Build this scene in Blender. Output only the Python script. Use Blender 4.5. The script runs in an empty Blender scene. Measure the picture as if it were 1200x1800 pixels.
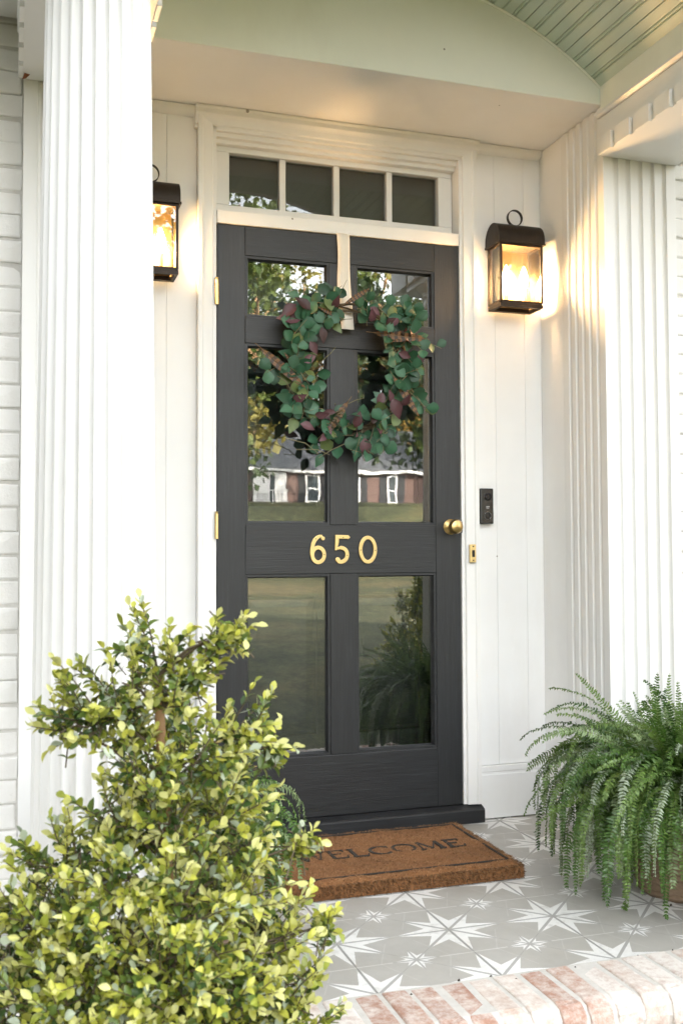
import bpy, bmesh, math, random
from mathutils import Vector, Matrix, Euler
random.seed(7)
R = math.radians
sc = bpy.context.scene
col = sc.collection

# ------------------------------------------------------------------ camera
CAM = Vector((-1.0950, -3.3498, 0.9211))
YAW, PITCH, ROLL = 0.3141, 0.0384, -0.0040
fw = Vector((math.sin(YAW)*math.cos(PITCH), math.cos(YAW)*math.cos(PITCH), math.sin(PITCH)))
r0 = Vector((math.cos(YAW), -math.sin(YAW), 0)); u0 = r0.cross(fw)
rt = r0*math.cos(ROLL) + u0*math.sin(ROLL); up = -r0*math.sin(ROLL) + u0*math.cos(ROLL)
cd = bpy.data.cameras.new('camera'); cam = bpy.data.objects.new('camera', cd); col.objects.link(cam)
cam.matrix_world = Matrix(((rt.x, up.x, -fw.x, CAM.x), (rt.y, up.y, -fw.y, CAM.y), (rt.z, up.z, -fw.z, CAM.z), (0, 0, 0, 1)))
cd.sensor_fit = 'VERTICAL'; cd.sensor_height = 36.0; cd.lens = 1777.85/1800*36
cd.clip_start = 0.05; cd.clip_end = 800
cd.dof.use_dof = True; cd.dof.focus_distance = 3.35; cd.dof.aperture_fstop = 8.0
sc.camera = cam
FPX = 1777.85
def at(px, py, **k):
    """photo pixel -> world point on the plane x=, y= or z="""
    d = rt*((px-600)/FPX) + up*(-(py-900)/FPX) + fw
    (a, v), = k.items(); i = 'xyz'.index(a)
    return CAM + d*((v-CAM[i])/d[i])

# ------------------------------------------------------------------ light
SUN_EL, SUN_AZ = 16.0, 24.0      # degrees; azimuth clockwise from +Y: low sun behind the house, porch in open shade
w = bpy.data.worlds.new('World'); sc.world = w; w.use_nodes = True
nt = w.node_tree; nt.nodes.clear()
sky = nt.nodes.new('ShaderNodeTexSky'); sky.sky_type = 'NISHITA'; sky.sun_disc = False
sky.sun_elevation = R(SUN_EL); sky.sun_rotation = R(SUN_AZ); sky.air_density = 1.0; sky.dust_density = 3.0
hs = nt.nodes.new('ShaderNodeHueSaturation'); hs.inputs['Saturation'].default_value = 0.15
bg = nt.nodes.new('ShaderNodeBackground'); bg.inputs['Strength'].default_value = 0.15
wo = nt.nodes.new('ShaderNodeOutputWorld')
nt.links.new(sky.outputs[0], hs.inputs['Color']); nt.links.new(hs.outputs[0], bg.inputs[0]); nt.links.new(bg.outputs[0], wo.inputs[0])
sd = bpy.data.lights.new('sun', 'SUN'); sun = bpy.data.objects.new('sun', sd); col.objects.link(sun)
sd.energy = 2.0; sd.angle = R(0.6); sd.color = (1.0, 0.90, 0.76)
tos = Vector((math.sin(R(SUN_AZ))*math.cos(R(SUN_EL)), math.cos(R(SUN_AZ))*math.cos(R(SUN_EL)), math.sin(R(SUN_EL))))
sun.rotation_euler = tos.to_track_quat('Z', 'Y').to_euler(); sun.location = tos*60
vs = sc.view_settings
vs.view_transform = 'Standard'; vs.look = 'None'; vs.gamma = 1.0; vs.use_curve_mapping = False
vs.exposure = 3.76
sc.cycles.max_bounces = 10; sc.cycles.diffuse_bounces = 5; sc.cycles.transparent_max_bounces = 24
sc.cycles.sample_clamp_indirect = 6.0
sc.cycles.caustics_reflective = False; sc.cycles.caustics_refractive = False

# ------------------------------------------------------------------ materials
class NT:
    def __init__(s, name):
        s.m = bpy.data.materials.new(name); s.m.use_nodes = True
        s.t = s.m.node_tree; s.b = s.t.nodes['Principled BSDF']
        s.out = s.t.nodes['Material Output']
    def n(s, ty, **k):
        nd = s.t.nodes.new(ty)
        for a, v in k.items(): setattr(nd, a, v)
        return nd
    def l(s, a, b): s.t.links.new(a, b)
    def put(s, sock, v):
        if hasattr(v, 'is_output') or hasattr(v, 'links'): s.l(v, sock)
        else: sock.default_value = v
    def math(s, op, a, b=0.0, c=None, clamp=False):
        nd = s.n('ShaderNodeMath', operation=op, use_clamp=clamp); s.put(nd.inputs[0], a); s.put(nd.inputs[1], b)
        if c is not None: s.put(nd.inputs[2], c)
        return nd.outputs[0]
    def mix(s, f, a, b):
        nd = s.n('ShaderNodeMix', data_type='RGBA'); s.put(nd.inputs[0], f)
        s.put(nd.inputs[6], a if not isinstance(a, tuple) else (*a[:3], 1)); s.put(nd.inputs[7], b if not isinstance(b, tuple) else (*b[:3], 1))
        return nd.outputs[2]
    def noise(s, scale, detail=4, rough=0.55, vec=None, dist=0.0):
        nd = s.n('ShaderNodeTexNoise'); nd.inputs['Scale'].default_value = scale; nd.inputs['Detail'].default_value = detail
        nd.inputs['Roughness'].default_value = rough; nd.inputs['Distortion'].default_value = dist
        if vec is not None: s.l(vec, nd.inputs['Vector'])
        return nd.outputs[0]
    def pos(s, scale=(1, 1, 1)):
        g = s.n('ShaderNodeNewGeometry'); mp = s.n('ShaderNodeMapping'); mp.inputs['Scale'].default_value = scale
        s.l(g.outputs['Position'], mp.inputs[0]); return mp.outputs[0]
    def obj(s, scale=(1, 1, 1)):
        g = s.n('ShaderNodeTexCoord'); mp = s.n('ShaderNodeMapping'); mp.inputs['Scale'].default_value = scale
        s.l(g.outputs['Object'], mp.inputs[0]); return mp.outputs[0]
    def ramp(s, f, stops):
        nd = s.n('ShaderNodeValToRGB'); e = nd.color_ramp.elements
        while len(e) < len(stops): e.new(0.5)
        for q, (p, c) in zip(e, stops): q.position = p; q.color = (*c, 1) if len(c) == 3 else c
        s.l(f, nd.inputs[0]); return nd.outputs[0]
    def bump(s, h, strength=0.2, dist=0.01):
        nd = s.n('ShaderNodeBump'); nd.inputs['Strength'].default_value = strength; nd.inputs['Distance'].default_value = dist
        s.l(h, nd.inputs['Height']); s.l(nd.outputs[0], s.b.inputs['Normal']); return nd
    def base(s, c): s.put(s.b.inputs['Base Color'], c if not isinstance(c, tuple) else (*c[:3], 1))
    def set(s, **k):
        for a, v in k.items(): s.put(s.b.inputs[a.replace('_', ' ')], v)

def paint(name, c, rough=0.45, specks=True, bump=0.12, var=0.06):
    t = NT(name); p = t.pos()
    n1 = t.noise(2.2, 5, .6, p)
    lo = tuple(x*(1-var) for x in c); hi = tuple(min(.9, x*(1+var*.4)) for x in c)
    cc = t.mix(t.ramp(n1, [(.3, (0, 0, 0)), (.7, (1, 1, 1))]), lo, hi)
    if specks:
        v = t.n('ShaderNodeTexVoronoi'); v.inputs['Scale'].default_value = 9; t.l(p, v.inputs['Vector'])
        dn = t.noise(3.0, 2, .5, p)
        thr = t.math('MULTIPLY', t.math('SUBTRACT', dn, .42, clamp=True), .20)
        sp = t.math('LESS_THAN', v.outputs['Distance'], thr)
        cc = t.mix(t.math('MULTIPLY', sp, .85), cc, (.16, .13, .1))
        st = t.ramp(t.noise(1.4, 8, .7, t.pos((1.6, 1.6, .5))), [(.56, (0, 0, 0)), (.74, (1, 1, 1))])
        cc = t.mix(t.math('MULTIPLY', st, .13), cc, (.5, .44, .33))
    t.base(cc); t.set(Roughness=rough)
    t.bump(t.noise(70, 3, .6, t.pos((1, 1, .5))), bump*.45, .002)
    return t.m
WHITE = paint('white_gloss_paint', (.80, .798, .788))
CREAM = paint('white_trim_paint', (.79, .78, .76), .4)
COLW = paint('white_column_paint', (.77, .765, .75), .42, False, .06, .03)
GREEN = paint('pale_green_paint', (.84, .84, .75), .5, True, .1)
GREEND = paint('green_beadboard_paint', (.58, .65, .55), .45, False, .08)

def wood_black(name, axis):
    t = NT(name); sc_ = {'z': (60, 60, 3.0), 'x': (3.0, 60, 60)}[axis]
    g = t.noise(1.6, 6, .65, t.pos(sc_), .3); fine = t.noise(4.5, 3, .6, t.pos(sc_))
    cc = t.ramp(g, [(.3, (.0085, .0090, .0100)), (.6, (.0150, .0160, .0178)), (.75, (.028, .0295, .032))])
    t.base(cc); t.set(Roughness=t.math('MULTIPLY_ADD', fine, .25, .33))
    t.bump(t.math('ADD', g, fine), .32, .002); return t.m
DOORV = wood_black('black_door_paint_upright_grain', 'z'); DOORH = wood_black('black_door_paint_level_grain', 'x')

def metal(name, c, rough, met=1.0, var=.25, bump=.05):
    t = NT(name); n = t.noise(40, 5, .65, t.obj())
    t.base(t.mix(n, tuple(x*(1-var) for x in c), tuple(x*(1+var*.5) for x in c))); t.set(Metallic=met, Roughness=t.math('MULTIPLY_ADD', n, .25, rough-.1))
    t.bump(n, bump, .002); return t.m
BRASS = metal('brushed_brass', (.80, .60, .28), .34); BRASSD = metal('aged_brass', (.52, .36, .15), .3)
IRON = metal('bronze_black_iron', (.035, .026, .020), .45, .6, .5, .15)
BLACK = metal('black_plastic', (.012, .012, .013), .18, 0, .2, .0)
SILVER = metal('silver_rim', (.6, .6, .6), .25)

def glass(name, refl, wav, tint=(.85, .87, .86), sc_=6.0, rough=0.0):
    t = NT(name); tr = t.n('ShaderNodeBsdfTransparent'); tr.inputs[0].default_value = (*tint, 1)
    gl = t.n('ShaderNodeBsdfGlossy'); gl.inputs['Roughness'].default_value = rough; gl.inputs[0].default_value = (1, 1, 1, 1)
    fr = t.n('ShaderNodeFresnel'); fr.inputs[0].default_value = 1.5
    f = t.math('ADD', fr.outputs[0], refl, clamp=True)
    mx = t.n('ShaderNodeMixShader'); t.l(f, mx.inputs[0]); t.l(tr.outputs[0], mx.inputs[1]); t.l(gl.outputs[0], mx.inputs[2])
    if wav:
        b = t.n('ShaderNodeBump'); b.inputs['Strength'].default_value = wav; b.inputs['Distance'].default_value = .004
        t.l(t.noise(sc_, 2, .5, t.pos((1, 1, 1.6))), b.inputs['Height']); t.l(b.outputs[0], gl.inputs['Normal'])
    t.l(mx.outputs[0], t.out.inputs[0]); t.t.nodes.remove(t.b); return t.m
DGLASS = glass('old_wavy_window_glass', .085, .03); TGLASS = glass('dark_transom_glass', .02, .02)
LGLASS = glass('clear_lantern_glass', .04, 0, (.97, .96, .93))

def emit(name, c, s):
    t = NT(name); t.set(Emission_Color=(*c, 1), Emission_Strength=s); t.base(c); return t.m
BULB = emit('lit_bulb_glass', (1.0, .66, .30), 14)

def star_tile():
    t = NT('grey_star_tile'); g = t.n('ShaderNodeNewGeometry'); sp = t.n('ShaderNodeSeparateXYZ'); t.l(g.outputs['Position'], sp.inputs[0])
    s, ox, oy = .3004, -.0251, -.9306
    def cell(v, o):
        q = t.math('MULTIPLY', t.math('SUBTRACT', v, o), 1/s)
        return t.math('ABSOLUTE', t.math('SUBTRACT', q, t.math('ROUND', q)))
    wob = t.math('MULTIPLY', t.math('SUBTRACT', t.noise(90, 2, .5, t.pos()), .5), .006)
    a = t.math('ADD', cell(sp.outputs[0], ox), wob); b = t.math('ADD', cell(sp.outputs[1], oy), wob)
    def star(A, B, k, thin):
        M = t.math('DIVIDE', t.math('MAXIMUM', A, B), k); m = t.math('DIVIDE', t.math('MINIMUM', A, B), k)
        i1 = t.math('LESS_THAN', m, t.math('MULTIPLY', t.math('SUBTRACT', 0.497, M), .285*thin))
        i2 = t.math('LESS_THAN', M, t.math('MULTIPLY_ADD', m, .53, .150*thin))
        st = t.math('MAXIMUM', i1, i2)
        dg = t.math('LESS_THAN', t.math('SUBTRACT', M, m), .019/k**.6); ax = t.math('LESS_THAN', m, .012/k**.6)
        return st, t.math('MAXIMUM', dg, ax), M, m
    s1, l1, M1, m1 = star(a, b, 1.0, 1.0)
    A2 = t.math('SUBTRACT', .5, a); B2 = t.math('SUBTRACT', .5, b)
    s2, l2, M2, m2 = star(A2, B2, .42, .92)
    st = t.math('MAXIMUM', s1, s2); ln = t.math('MAXIMUM', t.math('MULTIPLY', s1, l1), t.math('MULTIPLY', s2, l2))
    thinw = t.math('MULTIPLY', t.math('LESS_THAN', B2, .007), t.math('GREATER_THAN', A2, .20))
    thinx = t.math('MULTIPLY', t.math('LESS_THAN', t.math('ABSOLUTE', t.math('SUBTRACT', t.math('ADD', a, t.math('MULTIPLY', b, .45)), .43)), .006), t.math('GREATER_THAN', b, .12))
    thd = t.math('LESS_THAN', t.math('ABSOLUTE', t.math('SUBTRACT', a, b)), .0045)
    wear = t.ramp(t.noise(26, 5, .7, t.pos()), [(.34, (.6, .6, .6)), (.48, (1, 1, 1))])
    grey = t.mix(t.noise(7, 6, .65, t.pos()), (.36, .345, .315), (.47, .45, .41))
    c = t.mix(t.math('MULTIPLY', thinw, .5), grey, (.74, .73, .70))
    c = t.mix(t.math('MULTIPLY', thinx, t.math('MULTIPLY', .16, wear)), c, (.7, .69, .66))
    c = t.mix(t.math('MULTIPLY', thd, .45), c, (.18, .17, .15))
    c = t.mix(t.math('MULTIPLY', st, wear), c, (.80, .79, .765))
    c = t.mix(t.math('MULTIPLY', ln, .75), c, (.25, .24, .22))
    dirt = t.ramp(t.noise(3.2, 8, .75, t.pos()), [(.5, (0, 0, 0)), (.72, (1, 1, 1))])
    c = t.mix(t.math('MULTIPLY', dirt, .3), c, (.26, .23, .18))
    t.base(c); t.set(Roughness=t.math('MULTIPLY_ADD', t.noise(18, 4, .6, t.pos()), .35, .22)); t.bump(t.noise(35, 5, .6, t.pos()), .12, .002)
    return t.m
TILE = star_tile()

def brick_mat(name, cols, wash, washc, bump=.6):
    t = NT(name); oi = t.n('ShaderNodeObjectInfo'); p = t.pos()
    base = t.ramp(oi.outputs['Random'], [(i/(len(cols)-1), c) for i, c in enumerate(cols)])
    base = t.mix(t.noise(30, 5, .7, p), base, t.mix(.5, base, (.12, .06, .04)))
    n = t.math('ADD', t.math('MULTIPLY_ADD', t.noise(50, 6, .8, p), .5, t.math('MULTIPLY', t.noise(13, 7, .75, p), .5)), t.math('MULTIPLY', t.math('SUBTRACT', oi.outputs['Random'], .5), .16))
    f = t.ramp(n, [(wash-.11, (0, 0, 0)), (wash+.12, (.94, .94, .94))])
    t.base(t.mix(f, base, washc)); t.set(Roughness=.8)
    t.bump(t.math('ADD', t.noise(55, 6, .75, p), t.math('MULTIPLY', n, .6)), bump, .004); return t.m
RBRICK = brick_mat('whitewashed_red_brick', [(.44, .24, .17), (.50, .30, .22), (.56, .40, .31), (.42, .24, .18)], .48, (.70, .66, .61))
def painted_brick():
    t = NT('white_painted_brick'); p = t.pos()
    n = t.noise(6, 6, .7, p)
    c = t.mix(n, (.70, .69, .66), (.80, .79, .77))
    d = t.ramp(t.noise(14, 8, .8, p), [(.62, (0, 0, 0)), (.72, (1, 1, 1))])
    t.base(t.mix(t.math('MULTIPLY', d, .3), c, (.34, .31, .27))); t.set(Roughness=.6)
    t.bump(t.math('ADD', t.noise(60, 6, .75, p), t.noise(14, 4, .6, p)), .45, .005); return t.m
WBRICK = painted_brick()
def mortar_mat(name, c):
    t = NT(name); n = t.noise(40, 6, .75, t.pos()); t.base(t.mix(n, tuple(x*.6 for x in c), c)); t.set(Roughness=.9); t.bump(n, .6, .004); return t.m
MORTW = mortar_mat('dirty_white_mortar', (.72, .70, .66)); MORTB = mortar_mat('pale_mortar', (.70, .67, .62))

def attr_leaf(name, rough=.4, trans=.25, vein=0.0, sat=1.0):
    """leaf colour comes from the leaf's own colour attribute"""
    t = NT(name); a = t.n('ShaderNodeAttribute', attribute_name='leafcol')
    c = t.mix(t.noise(160, 3, .6, t.obj()), a.outputs['Color'], t.mix(.35, a.outputs['Color'], (.02, .03, .01)))
    t.base(c); t.set(Roughness=rough)
    tl = t.n('ShaderNodeBsdfTranslucent'); t.l(a.outputs['Color'], tl.inputs[0])
    mx = t.n('ShaderNodeMixShader'); mx.inputs[0].default_value = trans
    t.l(t.b.outputs[0], mx.inputs[1]); t.l(tl.outputs[0], mx.inputs[2]); t.l(mx.outputs[0], t.out.inputs[0])
    return t.m
LEAF = attr_leaf('boxwood_leaf', .30, .22); FERN = attr_leaf('fern_frond', .34, .25); EUCA = attr_leaf('wreath_leaf', .5, .1)
TREEL = attr_leaf('tree_leaf', .55, .4)
def simple(name, c, rough=.7, var=.3, scale=20, bump=.3, dist=.004, stretch=(1, 1, 1)):
    t = NT(name); n = t.noise(scale, 6, .7, t.obj(stretch)); t.base(t.mix(n, tuple(x*(1-var) for x in c), tuple(min(.9, x*(1+var)) for x in c)))
    t.set(Roughness=rough); t.bump(n, bump, dist); return t.m
BARK = simple('pale_brown_bark', (.34, .20, .10), .8, .4, 30, .6, .006, (1, 1, .3)); TWIG = simple('dark_twig', (.10, .075, .045), .8)
COIR = simple('coir_mat_base', (.26, .115, .042), .95, .45, 60, .9, .01); INK = simple('worn_black_print', (.035, .028, .022), .95, .5, 60, .8, .006)
FIBRE = attr_leaf('coir_fibre', .8, .1)
BASKET = simple('woven_seagrass', (.19, .13, .085), .85, .45, 40, .7, .004)
RIBBON = simple('cream_ribbon', (.78, .72, .63), .8, .06, 90, .3, .001)
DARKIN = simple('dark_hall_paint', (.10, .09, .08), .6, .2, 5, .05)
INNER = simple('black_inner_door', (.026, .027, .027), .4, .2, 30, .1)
TERRA = simple('grey_pot', (.22, .21, .20), .7, .2, 10, .2); CONC = simple('concrete_paving', (.42, .40, .37), .85, .2, 8, .3)
SOIL = simple('dark_soil', (.035, .025, .018), .95, .5, 40, .8)
ROOFM = simple('dark_roof_shingle', (.11, .115, .125), .85, .35, 3, .2); HBRICK = simple('far_red_brick', (.125, .083, .072), .85, .25, 4, .2)
FWHITE = simple('far_white_trim', (.52, .52, .52), .5, .05, 3, .0); SHUT = simple('black_shutter', (.02, .02, .022), .5, .2, 3, .0)
FPANE = simple('far_window_pane', (.04, .05, .055), .6, .2, 2, .0)
for m_ in (SHUT, FPANE, HBRICK, ROOFM): m_.node_tree.nodes['Principled BSDF'].inputs['Specular IOR Level'].default_value = .1
def grass():
    t = NT('lawn_grass'); p = t.pos(); n = t.noise(.35, 7, .7, p); f = t.noise(9, 6, .8, p)
    dry = t.n('ShaderNodeSeparateXYZ'); t.l(t.pos(), dry.inputs[0])  # position for the yellow band below: sunlight painted into the lawn colour
    dn = t.math('MULTIPLY', t.math('ABSOLUTE', t.math('ADD', dry.outputs[1], 33.0)), .14)
    n = t.math('ADD', n, t.math('MULTIPLY', t.math('SUBTRACT', 1.0, dn, clamp=True), .22))
    c = t.ramp(n, [(.40, (.035, .06, .018)), (.50, (.11, .13, .045)), (.68, (.30, .22, .085))])
    f2 = t.noise(3.2, 6, .85, t.pos((1, .45, 1))); f = t.math('MULTIPLY_ADD', f2, .5, t.math('MULTIPLY', t.noise(24, 5, .85, t.pos((1, .6, 1))), .5)); f = t.ramp(f, [(.42, (0, 0, 0)), (.58, (1, 1, 1))])
    t.base(t.mix(f, t.mix(.8, c, (.012, .018, .006)), t.mix(.35, c, (.30, .28, .14)))); t.set(Roughness=.9); t.bump(f, .8, .05); return t.m
GRASS = grass()
DRYL = simple('dry_brown_leaf', (.22, .07, .025), .6, .4, 60, .3)

# ------------------------------------------------------------------ mesh helpers
WL = {}                     # world position of every object's origin (no rotation at build time)
def tag(o, label=None, cat=None, group=None, kind=None):
    for k, v in (('label', label), ('category', cat), ('group', group), ('kind', kind)):
        if v: o[k] = v
    return o
def thing(name, label, cat, loc, group=None):
    o = bpy.data.objects.new(name, None); o.empty_display_size = .05; col.objects.link(o); o.location = loc; WL[o] = Vector(loc)
    return tag(o, label, cat, group)
class MB:
    def __init__(s): s.v = []; s.f = []; s.c = []
    def add(s, vs_, fs, c=None):
        o = len(s.v); s.v += [Vector(x) for x in vs_]; s.f += [tuple(i+o for i in f) for f in fs]
        if c is not None: s.c += [c]*len(vs_)
        return s
    def box(s, x0, x1, y0, y1, z0, z1):
        return s.add([(x, y, z) for z in (z0, z1) for y in (y0, y1) for x in (x0, x1)],
                     [(0, 2, 3, 1), (4, 5, 7, 6), (0, 1, 5, 4), (2, 6, 7, 3), (0, 4, 6, 2), (1, 3, 7, 5)])
    def prism(s, prof, a0, a1, axis):
        """2-D outline extruded along an axis: z uses (x,y), y uses (x,z), x uses (y,z)"""
        P = {'z': lambda p, a: (p[0], p[1], a), 'y': lambda p, a: (p[0], a, p[1]), 'x': lambda p, a: (a, p[0], p[1])}[axis]
        n = len(prof); vs_ = [P(p, a0) for p in prof]+[P(p, a1) for p in prof]
        return s.add(vs_, [tuple(range(n))[::-1], tuple(range(n, 2*n))]+[(i, (i+1) % n, n+(i+1) % n, n+i) for i in range(n)])
    def tube(s, pts, rad, n=8, cap=True, c=None):
        pts = [Vector(p) for p in pts]; rs = rad if isinstance(rad, (list, tuple)) else [rad]*len(pts); vs_ = []; fs = []
        ref = Vector((0, 0, 1))
        for i, p in enumerate(pts):
            t = (pts[min(i+1, len(pts)-1)]-pts[max(i-1, 0)]).normalized()
            a = t.cross(ref if abs(t.dot(ref)) < .95 else Vector((1, 0, 0))).normalized(); b = t.cross(a)
            for k in range(n):
                th = 2*math.pi*k/n; vs_.append(p+(a*math.cos(th)+b*math.sin(th))*rs[i])
        for i in range(len(pts)-1):
            for k in range(n): fs.append((i*n+k, i*n+(k+1) % n, (i+1)*n+(k+1) % n, (i+1)*n+k))
        if cap: fs += [tuple(range(n))[::-1], tuple(range((len(pts)-1)*n, len(pts)*n))]
        return s.add(vs_, fs, c)
    def lathe(s, prof, cx, cy, n=32, axis='z', rmod=None, z0=0):
        """prof: (radius, height) from bottom to top; axis z or y (then cx,cy are x,z)"""
        vs_ = []; fs = []
        for (r, h) in prof:
            for k in range(n):
                th = 2*math.pi*k/n; rr = r*(rmod(th) if rmod else 1)
                if axis == 'z': vs_.append((cx+rr*math.cos(th), cy+rr*math.sin(th), h))
                else: vs_.append((cx+rr*math.cos(th), h, cy+rr*math.sin(th)))
        for i in range(len(prof)-1):
            for k in range(n):
                q = (i*n+k, i*n+(k+1) % n, (i+1)*n+(k+1) % n, (i+1)*n+k); fs.append(q if axis == 'z' else q[::-1])
        fs += [tuple(range(n))[::-1], tuple(range((len(prof)-1)*n, len(prof)*n))]
        return s.add(vs_, fs)
    def build(s, name, m, parent=None, bevel=0, smooth=None, kind=None, fix=True, keep=False):
        base = WL[parent] if parent is not None else Vector((0, 0, 0))
        lo = Vector((min(v[i] for v in s.v) for i in range(3))); hi = Vector((max(v[i] for v in s.v) for i in range(3)))
        ctr = Vector((0, 0, 0)) if keep else (lo+hi)/2
        me = bpy.data.meshes.new(name); me.from_pydata([v-ctr for v in s.v], [], s.f)
        if s.c:
            ca = me.color_attributes.new('leafcol', 'FLOAT_COLOR', 'POINT')
            ca.data.foreach_set('color', [x for c in s.c for x in (*c, 1)])
        if fix:
            bm = bmesh.new(); bm.from_mesh(me); bmesh.ops.recalc_face_normals(bm, faces=bm.faces); bm.to_mesh(me); bm.free()
        if smooth is not None:
            me.shade_smooth(); me.set_sharp_from_angle(angle=R(smooth))
        me.materials.append(m)
        o = bpy.data.objects.new(name, me); col.objects.link(o); o.parent = parent; o.location = ctr-base; WL[o] = ctr
        if bevel:
            b = o.modifiers.new('bevel', 'BEVEL'); b.width = bevel; b.segments = 2; b.limit_method = 'ANGLE'; b.angle_limit = R(40)
        if kind: o['kind'] = kind
        return o
def box(*a): return MB().box(*a)
def copy_tree(o, parent=None):
    c = o.copy(); col.objects.link(c); c.parent = parent
    for ch in list(o.children): copy_tree(ch, c)
    return c

FZ = -.05            # porch floor level (door bottom is z = 0)
GZ = -.40            # garden level

# ------------------------------------------------------------------ ground (one sheet, rising to the far house)
def gz(x, y):
    d = -y-46
    return GZ + (0 if d < 0 else (4.4*(1-math.cos(min(1, d/14)*math.pi))/2))
g = MB(); xs = [-300, -120, -60]+[-40+4*i for i in range(28)]+[110, 180, 300]
ys = [250, 60, 10, 0, -3, -10, -20, -30, -40, -44]+[-46-1.5*i for i in range(11)]+[-75, -120, -300]
for y in ys:
    for x in xs: g.v.append(Vector((x, y, gz(x, y)+(random.uniform(-.15, .15) if y < -12 else 0))))
nx = len(xs)
for j in range(len(ys)-1):
    for i in range(nx-1): g.f.append((j*nx+i, j*nx+i+1, (j+1)*nx+i+1, (j+1)*nx+i))
tag(g.build('ground', GRASS, smooth=60), kind='structure')

# ------------------------------------------------------------------ porch floor: star tiles, brick border, step
floor = tag(box(-1.55, 1.55, -1.40, .02, GZ-.3, FZ-.016).build('porch_floor', CONC), kind='structure')
S_, OX, OY = .3004, -.0251, -.9306
for i in range(-6, 6):
    for j in range(-1, 4):
        x0, x1 = max(OX+i*S_, -1.53), min(OX+(i+1)*S_, 1.53); y0, y1 = max(OY+j*S_, -1.2330), min(OY+(j+1)*S_, .018)
        if x1-x0 < .02 or y1-y0 < .01: continue
        box(x0+.0003, x1-.0003, y0+.0003, y1-.0003, FZ-.016+.0005, FZ+random.uniform(-.0004, .0004)).build('tile', TILE, floor, bevel=.0008)
# rounded rowlock bricks along the front edge
BD = .205; prof = []
y0 = -1.236; yf = y0-BD; zt = FZ+.006; rr = .045
prof = [(y0, zt), (y0, zt-.068)]+[(yf, zt-.068)]+[(yf+rr-rr*math.cos(a), zt-rr+rr*math.sin(a)) for a in [R(q) for q in (0, 22, 45, 68, 90)]]
border = thing('brick_border', 'whitewashed red brick border along the front edge of the tiled porch', 'brick edging', (0, yf, GZ))
pitch = .0670; nb = 46; bricks_me = []
for k in range(4):
    m_ = MB().prism(prof, -.0285, .0285, 'x'); o = m_.build('brick', RBRICK, border, bevel=.005)
    me = o.data
    for v in me.vertices: v.co += Vector((random.uniform(-.0012, .0012), random.uniform(-.003, .003), random.uniform(-.002, .002)))
    bricks_me.append(o)
cnt = 0
for i in range(nb):
    src = bricks_me[i % 4]; o = src if i < 4 else src.copy()
    if i >= 4: col.objects.link(o)
    o.location = (-1.5+pitch*i+random.uniform(-.002, .002), (y0+yf)/2-yf, zt-.034-GZ+random.uniform(-.002, .002))
    o.rotation_euler = (random.uniform(-.012, .012), random.uniform(-.015, .015), random.uniform(-.012, .012))
mp = [(y0+.004, zt-.0025), (y0+.004, zt-.072), (yf+.012, zt-.072)]+[(yf+.004+rr-rr*math.cos(a), zt-.0025-rr+rr*math.sin(a)) for a in [R(q) for q in (0, 30, 60, 90)]]
MB().prism(mp, -1.54, 1.54, 'x').build('mortar', MORTB, border)
box(-1.54, 1.54, yf+.012, -1.39, GZ-.2, zt-.073).build('riser', MORTB, border)
step = thing('brick_step', 'low brick step below the front edge of the porch', 'step', (0, -1.6, GZ))
for i in range(36):
    x = -1.38+.0785*i
    box(x-.0335, x+.0335, -1.855, -1.455, GZ+.10, FZ-.17).build('brick', RBRICK, step, bevel=.006)
box(-1.41, 1.41, -1.85, -1.44, GZ-.05, FZ-.178).build('mortar', MORTB, step)

# ------------------------------------------------------------------ entry recess: boarded wall, soffit, tympanum, vault
XI, YP, ZS, ZB = .789, -.421, 2.425, 2.248     # inner side wall, pilaster front, recess soffit, beam soffit
WY = .016                                       # face of the boarded wall
wall = thing('entry_wall', 'white painted vertical board wall around the front door', 'wall', (0, .03, FZ))
for a, b in ((.512, .599), (.599, .721), (.721, XI+.01), (-.613, -.512), (-.735, -.613), (-XI-.01, -.735)):
    box(a+.0002, b-.0002, WY, .05, .1405, ZS-.002).build('board', WHITE, wall, bevel=.0016)
for s in (1, -1):
    a, b = sorted((s*.5125, s*(XI-.0015)))
    cp = [(WY, .140), (-.004, .140), (-.004, .122), (-.001, .118), (-.001, .112), (-.004, .108), (-.004, FZ+.004), (WY, FZ+.004)]
    MB().prism(cp, a, b, 'x').build('baseboard', WHITE, wall, bevel=.0015)
    a, b = sorted((s*.514, s*(XI-.002)))
    MB().prism([(WY-.0005, ZS-.002), (-.012, ZS-.002), (-.012, ZS-.012), (-.002, ZS-.026), (WY-.0005, ZS-.032)], a, b, 'x').build('cove_moulding', WHITE, wall, smooth=50)
box(-1.2, -.46, .0505, .12, GZ, 2.6).build('backing', WHITE, wall); box(.46, 1.2, .0505, .12, GZ, 2.6).build('backing', WHITE, wall)
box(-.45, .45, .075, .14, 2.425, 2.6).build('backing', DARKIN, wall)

sof = box(-XI-.02, XI+.02, YP+.003, .05, ZS, ZS+.03).build('recess_soffit', WHITE)
tag(sof, 'flat white soffit above the door recess, glowing peach from the lanterns', 'soffit')

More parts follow.
